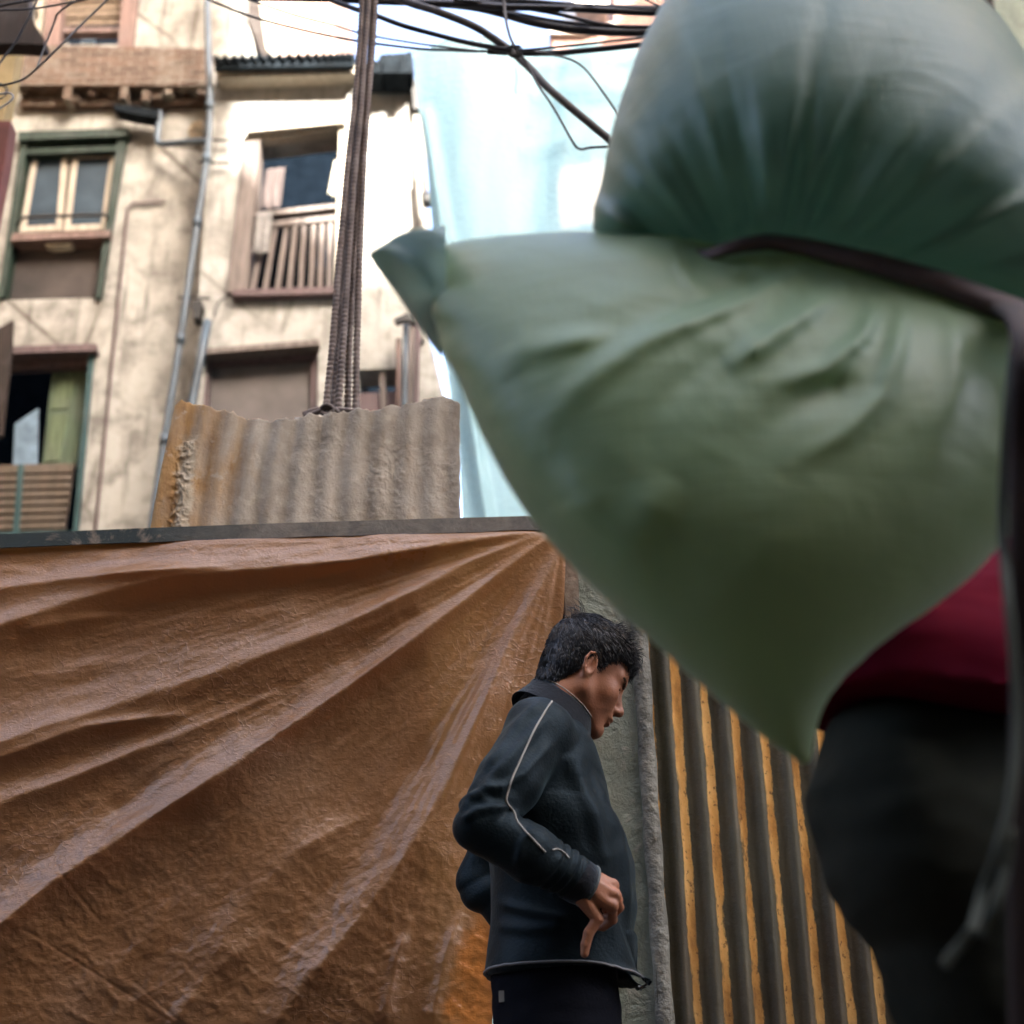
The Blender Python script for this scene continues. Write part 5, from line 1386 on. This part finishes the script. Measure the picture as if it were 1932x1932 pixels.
for i, fg in enumerate(fing): HH.chain(fg, [[0.0100, 0.0092, 0.0084, 0.0074], [0.0102, 0.0094, 0.0086, 0.0076], [0.0097, 0.009, 0.0083, 0.0073], [0.0104, 0.0100, 0.0092, 0.0078]][i], 0.002)
HH.chain([wr + np.array([0.012, 0.018, 0.004]), hp(1132, 1668, -0.178), hp(1150, 1686, -0.160), hp(1158, 1704, -0.150)], [0.017, 0.013, 0.011, 0.009], 0.008)
for i in range(3): HH.cone(K[i] + [0, -0.006, 0.003], K[i] + [-0.004, -0.006, 0.004], 0.0085, 0.006, 0.008)
hav, haf = HH.mesh(); hav = relax(hav, haf, 1, 0.4)

# ---- the rest of the body, one figure under the clothes
B = Field((-0.25, YBY - .36, -0.01), (0.42, YBY + .40, sz[-1] + 0.02), 0.010)
ts = torso_fn(0.030, 0.05)
B.put(ts, lo3, hi3, 0.02, 'u', 0.0)
hipc = U(1045, 1880, YBY); hx, hz = float(hipc[0]), float(hipc[2])
legs = []
for s_ in (-1, 1):
    hp_ = np.array([hx, YBY + 0.070 * s_, hz - 0.04]); kn_ = np.array([hx + 0.03 - .04 * s_, YBY + 0.09 * s_, 0.46]); an_ = np.array([hx - 0.02 - .08 * s_, YBY + 0.09 * s_, 0.085])
    legs.append((hp_, kn_, an_))
    B.cone(hp_, kn_, 0.066, 0.053, 0.03); B.cone(kn_, an_, 0.052, 0.036, 0.02); B.cone(an_ - [0.02, 0, 0.045], an_ + [0.13, 0.01 * s_, -0.055], 0.034, 0.028, 0.02)
B.cone(legs[0][0] * [1, 1, 1] + [0, 0.03, .02], legs[1][0] + [0, -0.03, .02], 0.060, 0.060, 0.04)
B.cone(hipc, hipc + [0, 0, .15], 0.07, 0.07, 0.04)
for ch in (nearA, farA): B.chain(ch, [0.050, 0.044, 0.038, 0.034, 0.028], 0.02)
fw = farA[-1]
B.cone(fw, fw + np.array([.06, -.03, -.03]), 0.028, 0.024, 0.012)
for q in range(4):
    b0 = fw + np.array([.07, -.03 - .006 * q, -.015 - .018 * q]); B.cone(fw + np.array([.04, -.02, -.025]), b0, 0.018, 0.012, 0.008); B.cone(b0, b0 + np.array([.03, -.02, -.015]), 0.012, 0.010, 0.005)
B.cone(fw + np.array([.02, -.02, 0]), fw + np.array([.06, -.05, .02]), 0.014, 0.010, 0.006)
bv, bf = B.mesh(); bv = relax(bv, bf, 2)
allv = np.concatenate([bv, head_v, hav]); allf = np.concatenate([bf, hf + len(bv), haf + len(bv) + len(head_v)])
obj('body', allv, allf, M_skin, boy, True)

# ---- face details
M_eye = Mat('eye_dark', 0.15, 0.5); M_eye.color((0.02, 0.012, 0.010)); M_eyew = plain('eye_white', (0.42, 0.38, 0.34), 0.3, 0.05)
def ball(c, r, n=14):
    vs, fs = [], []
    for i in range(n + 1):
        for j in range(2 * n):
            a, b = math.pi * i / n, math.pi * j / n
            vs.append((c[0] + r[0] * math.sin(a) * math.cos(b), c[1] + r[1] * math.sin(a) * math.sin(b), c[2] + r[2] * math.cos(a)))
    for i in range(n):
        for j in range(2 * n): fs.append((i * 2 * n + j, (i + 1) * 2 * n + j, (i + 1) * 2 * n + (j + 1) % (2 * n), i * 2 * n + (j + 1) % (2 * n)))
    return np.array(vs), fs
for s_ in (-1, 1):
    a, f = ball((0.0765, 0.031 * s_, -0.0005), (0.0128, 0.0128, 0.0120))
    obj('eye', place(a), f, M_eye.m, boy, True)
M_hair = Mat('black_hair', 0.45, 0.45); M_hair.color((0.010, 0.011, 0.013)); M_hair = M_hair.m
HT = bvh(hv, hf)
def tufts(seeds, name, parent=boy):
    """each seed: points of one lock (canonical head space) and its radius"""
    vs, fs = [], []
    for pts, r0 in seeds:
        n = len(pts); b0 = len(vs)
        for i, p in enumerate(pts):
            t = pts[min(i + 1, n - 1)] - pts[max(i - 1, 0)]; t = t / (np.linalg.norm(t) + 1e-9)
            a = np.cross(t, (0.3, 0.5, 0.8)); a /= np.linalg.norm(a) + 1e-9; b = np.cross(t, a)
            rr = r0 * (1 - (i / (n - 1)) ** 2 * 0.85)
            for k in range(3):
                g = 2.0944 * k; vs.append(p + rr * (math.cos(g) * a + math.sin(g) * b))
        for i in range(n - 1):
            for k in range(3): fs.append((b0 + 3 * i + k, b0 + 3 * i + (k + 1) % 3, b0 + 3 * i + 3 + (k + 1) % 3, b0 + 3 * i + 3 + k))
    return obj(name, place(np.array(vs)), fs, M_hair, parent, True)
# brows
for s_ in (-1, 1):
    br = []
    for i in range(170):
        t = random.random(); p = np.array([0.0955 - 0.026 * t ** 1.5, (0.012 + 0.038 * t) * s_, 0.017 + 0.006 * math.sin(t * 2.6)]) + rng.normal(0, 0.0011, 3)
        loc, nor, _, _ = HT.find_nearest(Vector(p)); q = np.array(loc) + np.array(nor) * 0.0006
        d = np.array([-0.35, 0.8 * s_, 0.25]); d = d / np.linalg.norm(d)
        br.append(([q, q + d * .003 + np.array(nor) * .0004, q + d * 0.0065 + np.array(nor) * .0002], 0.00045))
    tufts(br, 'eyebrow')
for s_ in (-1, 1):
    ls = []
    for i in range(26):
        t = i / 25; p = np.array([0.0915 - 0.010 * t, (0.020 + 0.025 * t) * s_, -0.0035]); loc, nor, _, _ = HT.find_nearest(Vector(p)); q = np.array(loc); d = np.array(nor) + [0.2, 0, -0.5]; d /= np.linalg.norm(d)
        ls.append(([q, q + d * 0.0022, q + d * 0.004 + np.array([0, 0, 0.0006])], 0.00035))
    tufts(ls, 'eyelashes')
a = []
lips = plain('lip_skin', (0.24, 0.085, 0.062), 0.42, 0.15, 40)
for c_, r_ in (((0.1025, 0, -0.0672), (0.0086, 0.0195, 0.0050)), ((0.0995, 0, -0.0785), (0.0088, 0.0170, 0.0058))):
    vb, fb = ball(c_, r_); obj('lip', place(vb), fb, lips, boy, True)

# ---- hair: a scalp cap and several thousand short locks
CAP = Field((-0.15, -0.11, -0.11), (0.13, 0.11, 0.17), 0.0035)
CAP.ell((-0.012, 0, 0.048), (0.1015, 0.0825, 0.0955), 0.01)
CAP.ell((0.024, 0, 0.058), (0.072, 0.070, 0.064), 0.03)
CAP.cone((-0.045, 0, -0.02), (-0.048, 0, -0.060), 0.061, 0.052, 0.03)
def hairline(x, y, z):      # positive where hair grows
    ay = np.abs(y)
    front = 0.088 - x - 0.12 * np.clip(0.062 - z, 0, 1) * 0 + 0 * ay
    zl = np.interp(x, [-0.12, -0.06, -0.032, -0.010, 0.004, 0.012, 0.030, 0.045, 0.060, 0.085], [-0.075, -0.070, -0.030, 0.022, -0.004, -0.012, 0.030, 0.046, 0.052, 0.060])
    return z - zl - 0.010 * np.clip(0.05 - ay, 0, 1) * (x > 0.03)
CAP.put(lambda x, y, z: hairline(x, y, z) + 0 * y, (-.2, -.2, -.2), (.2, .2, .2), 0.006, 's', 0.0)
cv, cf = CAP.mesh(); cv = relax(cv, cf, 2)
Nc = vnormals(cv, cf)
obj('hair', place(cv), cf, M_hair, boy, True)
tri = np.array(cf); cen = cv[tri].mean(1); nn = Nc[tri].mean(1); ar = np.linalg.norm(np.cross(cv[tri[:, 2]] - cv[tri[:, 0]], cv[tri[:, 3]] - cv[tri[:, 1]]), axis=1)
okm = (hairline(cen[:, 0], cen[:, 1], cen[:, 2]) > 0.001) & (nn @ np.array([0, 0, 1.0]) > -0.75)
pr = ar * okm; pr = pr / pr.sum()
pick = rng.choice(len(cen), 5200, p=pr)
locks = []
whorl = np.array([-0.085, 0.012, 0.105])
for q in pick:
    p = cen[q] + rng.normal(0, 0.0012, 3); n_ = nn[q] / np.linalg.norm(nn[q])
    d = p - whorl; d = d - (d @ n_) * n_; d /= np.linalg.norm(d) + 1e-6
    d = d + np.array([0.25, 0, -0.25]) * (p[2] < 0.05); 
    clump = np.array([vnoise(p[0] * 70, p[1] * 70, p[2] * 70, 1), vnoise(p[0] * 70, p[1] * 70, p[2] * 70, 2), vnoise(p[0] * 70, p[1] * 70, p[2] * 70, 3)]).astype(float)
    d = d + 0.55 * clump; d = d - (d @ n_) * n_; d /= np.linalg.norm(d) + 1e-6
    topness = np.clip((p[2] - 0.03) / 0.08, 0, 1); frontness = np.clip((p[0] - 0.0) / 0.08, 0, 1)
    L = 0.010 + 0.016 * topness + 0.016 * frontness * topness + 0.006 * random.random()
    lift = 0.12 + 0.30 * topness * random.random() + 0.25 * frontness * topness
    pts = [p - n_ * 0.002]
    cur = p.copy()
    for s_ in range(4):
        dd = d + n_ * lift * (1 - 0.5 * s_) + np.array([0, 0, -0.05 * s_]); dd /= np.linalg.norm(dd)
        cur = cur + dd * L / 4; pts.append(cur.copy())
    locks.append((pts, 0.0011))
# wavy fringe standing off the forehead, stray locks at the crown
for i in range(150):
    y = rng.uniform(-0.058, 0.050); z = 0.072 + rng.normal(0, 0.010);
    x = 0.078 - 6.0 * y * y + rng.normal(0, 0.006)
    p = np.array([x, y, z + 0.004]); L = rng.uniform(0.030, 0.052); cur = p.copy(); pts = [p - [0.010, 0, 0.0]]
    ang0 = rng.uniform(0.1, 0.8); curl = rng.uniform(-0.55, -0.15); sd = rng.uniform(-0.35, 0.25)
    for s_ in range(7):
        g = ang0 + curl * s_; cur = cur + np.array([math.cos(g), sd, math.sin(g)]) * L / 7; pts.append(cur.copy())
    locks.append((pts, 0.0011))
for i in range(420):                                                      # tousled top and front, clumped into points
    y = rng.uniform(-0.062, 0.055); x = rng.uniform(0.005, 0.080); z = 0.142 - 7.0 * (x - 0.0) ** 2 - 7.0 * y * y
    k = rng.integers(0, 1000); cl_ = (round(x / .016) * 37 + round(y / .014) * 91) % 17
    a_ = 0.25 + cl_ * 0.09 + rng.normal(0, .10); L = rng.uniform(0.018, 0.034); cur = np.array([x, y, z - .004]); pts = [cur - [0.004, 0, 0.010], cur.copy()]
    sd = math.sin(cl_ * 2.1) * 0.55
    for s_ in range(5):
        g = a_ - 0.20 * s_; cur = cur + np.array([math.cos(g), sd, math.sin(g)]) * L / 5; pts.append(cur.copy())
    locks.append((pts, 0.0012))
for i in range(34):                                                       # the curls that hang over the brow
    y = rng.uniform(-0.050, -0.010); p = np.array([0.086, y, 0.080 + rng.normal(0, .010)]); cur = p.copy(); pts = [p - [0.012, 0, 0]]; r_ = rng.uniform(0.10, 0.20); g = rng.uniform(0.2, 0.7)
    for s_ in range(12):
        g -= rng.uniform(0.30, 0.42); cur = cur + np.array([math.cos(g), 0.04, math.sin(g)]) * 0.0055; pts.append(cur.copy())
    locks.append((pts, 0.00075))
for i in range(26):
    p = np.array([-0.075 + rng.normal(0, .010), rng.normal(-0.01, 0.02), 0.128 + rng.normal(0, .004)]); cur = p.copy(); pts = [p - [0, 0, .012]]; g = rng.uniform(1.6, 2.9)
    for s_ in range(6):
        g += 0.18; cur = cur + np.array([math.cos(g), rng.normal(0, .15), math.sin(g)]) * 0.0058; pts.append(cur.copy())
    locks.append((pts, 0.0008))
tufts(locks, 'hair')

# ---- jeans and shoes
TR = Field((-0.25, YBY - .30, 0.05), (0.42, YBY + .32, hz + 0.14), 0.009)
wa, wb = float(U(932, 1900, YBY)[0]), float(U(1166, 1900, YBY)[0])
def hips(x, y, z):
    cx, rx = (wa + wb) / 2 + 0 * z, (wb - wa) / 2 + 0.0 * z
    k = (np.abs((x - cx) / rx) ** 2.4 + np.abs((y - YBY) / 0.150) ** 2.4 + 1e-9) ** (1 / 2.4)
    return np.maximum((k - 1) * 0.12, np.maximum(z - (hz + 0.095), (hz - 0.10) - z))
TR.put(hips, (-.25, YBY - .25, hz - .15), (.42, YBY + .25, hz + .14), 0.02, 'u', 0.0)
for hp_, kn_, an_ in legs:
    TR.cone(hp_ - np.array([0, 0, 0.05]), kn_, 0.088, 0.076, 0.03); TR.cone(kn_, an_ + [0, 0, 0.03], 0.078, 0.062, 0.03)
v, f = TR.mesh(); v = relax(v, f, 3); N = vnormals(v, f)
v = v + N * (0.008 * ridged(v[:, 0] * 7, v[:, 1] * 7, v[:, 2] * 10, 3, 23))[:, None]
m = Mat('dark_denim', 0.9, 0.08); m.color(m.ramp(m.noise(5, 5), [(0.3, (0.003, 0.0035, 0.006)), (0.7, (0.006, 0.007, 0.011))])).bump(m.noise(180, 3), 0.001)
jn = obj('jeans', v, f, m.m, boy, True)
JE = bvh(v, f)
q = hit(JE, 947, 1880, 0.002)
if q is not None: MB().box((q[0] - .006, q[1] - .004, q[2] - .010), (q[0] + .006, q[1] + .003, q[2] + .010)).build('waist_tag', plain('tag_cream', (0.35, 0.34, 0.30), 0.8), jn)
for hp_, kn_, an_ in legs:
    SH = Field(an_ - [0.12, 0.09, 0.10], an_ + [0.24, 0.09, 0.08], 0.007)
    SH.cone(an_ - [0.03, 0, 0.045], an_ + [0.14, 0, -0.053], 0.042, 0.036, 0.02); SH.cone(an_ + [0, 0, 0.02], an_ - [0.01, 0, 0.04], 0.046, 0.044, 0.02)
    SH.put(lambda x, y, z: z - 0.002 + 0 * x + 0 * y, (-1, 2, -.1), (1, 4, .2), 0.003, 's', 0.0)
    v, f = SH.mesh(); obj('shoe', relax(v, f, 2), f, plain('black_shoe', (0.02, 0.02, 0.02), 0.6), boy, True)
# ------------------------------------------------------------------ light, sky, camera
SUN_E, SUN_AZ = R(SUN_EL), R(SUN_ROT)      # azimuth measured from -Y (behind the camera) towards +X
sdir = np.array([math.cos(SUN_E) * math.sin(SUN_AZ), -math.cos(SUN_E) * math.cos(SUN_AZ), math.sin(SUN_E)])   # towards the sun
sun = bpy.data.lights.new('sun', 'SUN'); sun.energy = SUN_POWER; sun.angle = R(0.5); sun.color = (1.0, 0.95, 0.86)
so = bpy.data.objects.new('sun', sun); COL.objects.link(so)
so.rotation_euler = V(sdir).to_track_quat('Z', 'Y').to_euler(); so.location = (0, -10, 30)
w = bpy.data.worlds.new('World'); scene.world = w; w.use_nodes = True
sky = w.node_tree.nodes.new('ShaderNodeTexSky'); sky.sky_type = 'NISHITA'; sky.sun_disc = False
sky.sun_elevation = SUN_E
sky.sun_rotation = math.atan2(sdir[0], sdir[1])
sky.dust_density = 7.0; sky.air_density = 0.6; sky.ozone_density = 0.3
w.node_tree.links.new(sky.outputs[0], w.node_tree.nodes['Background'].inputs[0])
w.node_tree.nodes['Background'].inputs[1].default_value = SKY
scene.view_settings.view_transform = 'Standard'; scene.view_settings.look = 'None'
scene.view_settings.gamma = 1.0; scene.view_settings.exposure = EXPOSURE

cam = bpy.data.cameras.new('camera'); co = bpy.data.objects.new('camera', cam); COL.objects.link(co)
cam.sensor_width = 56; cam.sensor_height = 56; cam.lens = FPX * 56 / 1932
cam.clip_start = 0.05; cam.clip_end = 3000
M = Matrix(((_r[0], _u[0], -_f[0], CAM[0]), (_r[1], _u[1], -_f[1], CAM[1]), (_r[2], _u[2], -_f[2], CAM[2]), (0, 0, 0, 1)))
co.matrix_world = M
cam.dof.use_dof = True; cam.dof.focus_distance = 3.2; cam.dof.aperture_fstop = 5.0; cam.dof.aperture_blades = 0
scene.camera = co
scene.render.engine = 'CYCLES'
scene.cycles.use_denoising = True
try: scene.cycles.denoiser = 'OPENIMAGEDENOISE'
except Exception: pass
scene.cycles.max_bounces = 8; scene.cycles.diffuse_bounces = 5; scene.cycles.caustics_reflective = False; scene.cycles.caustics_refractive = False
scene.cycles.sample_clamp_indirect = 10
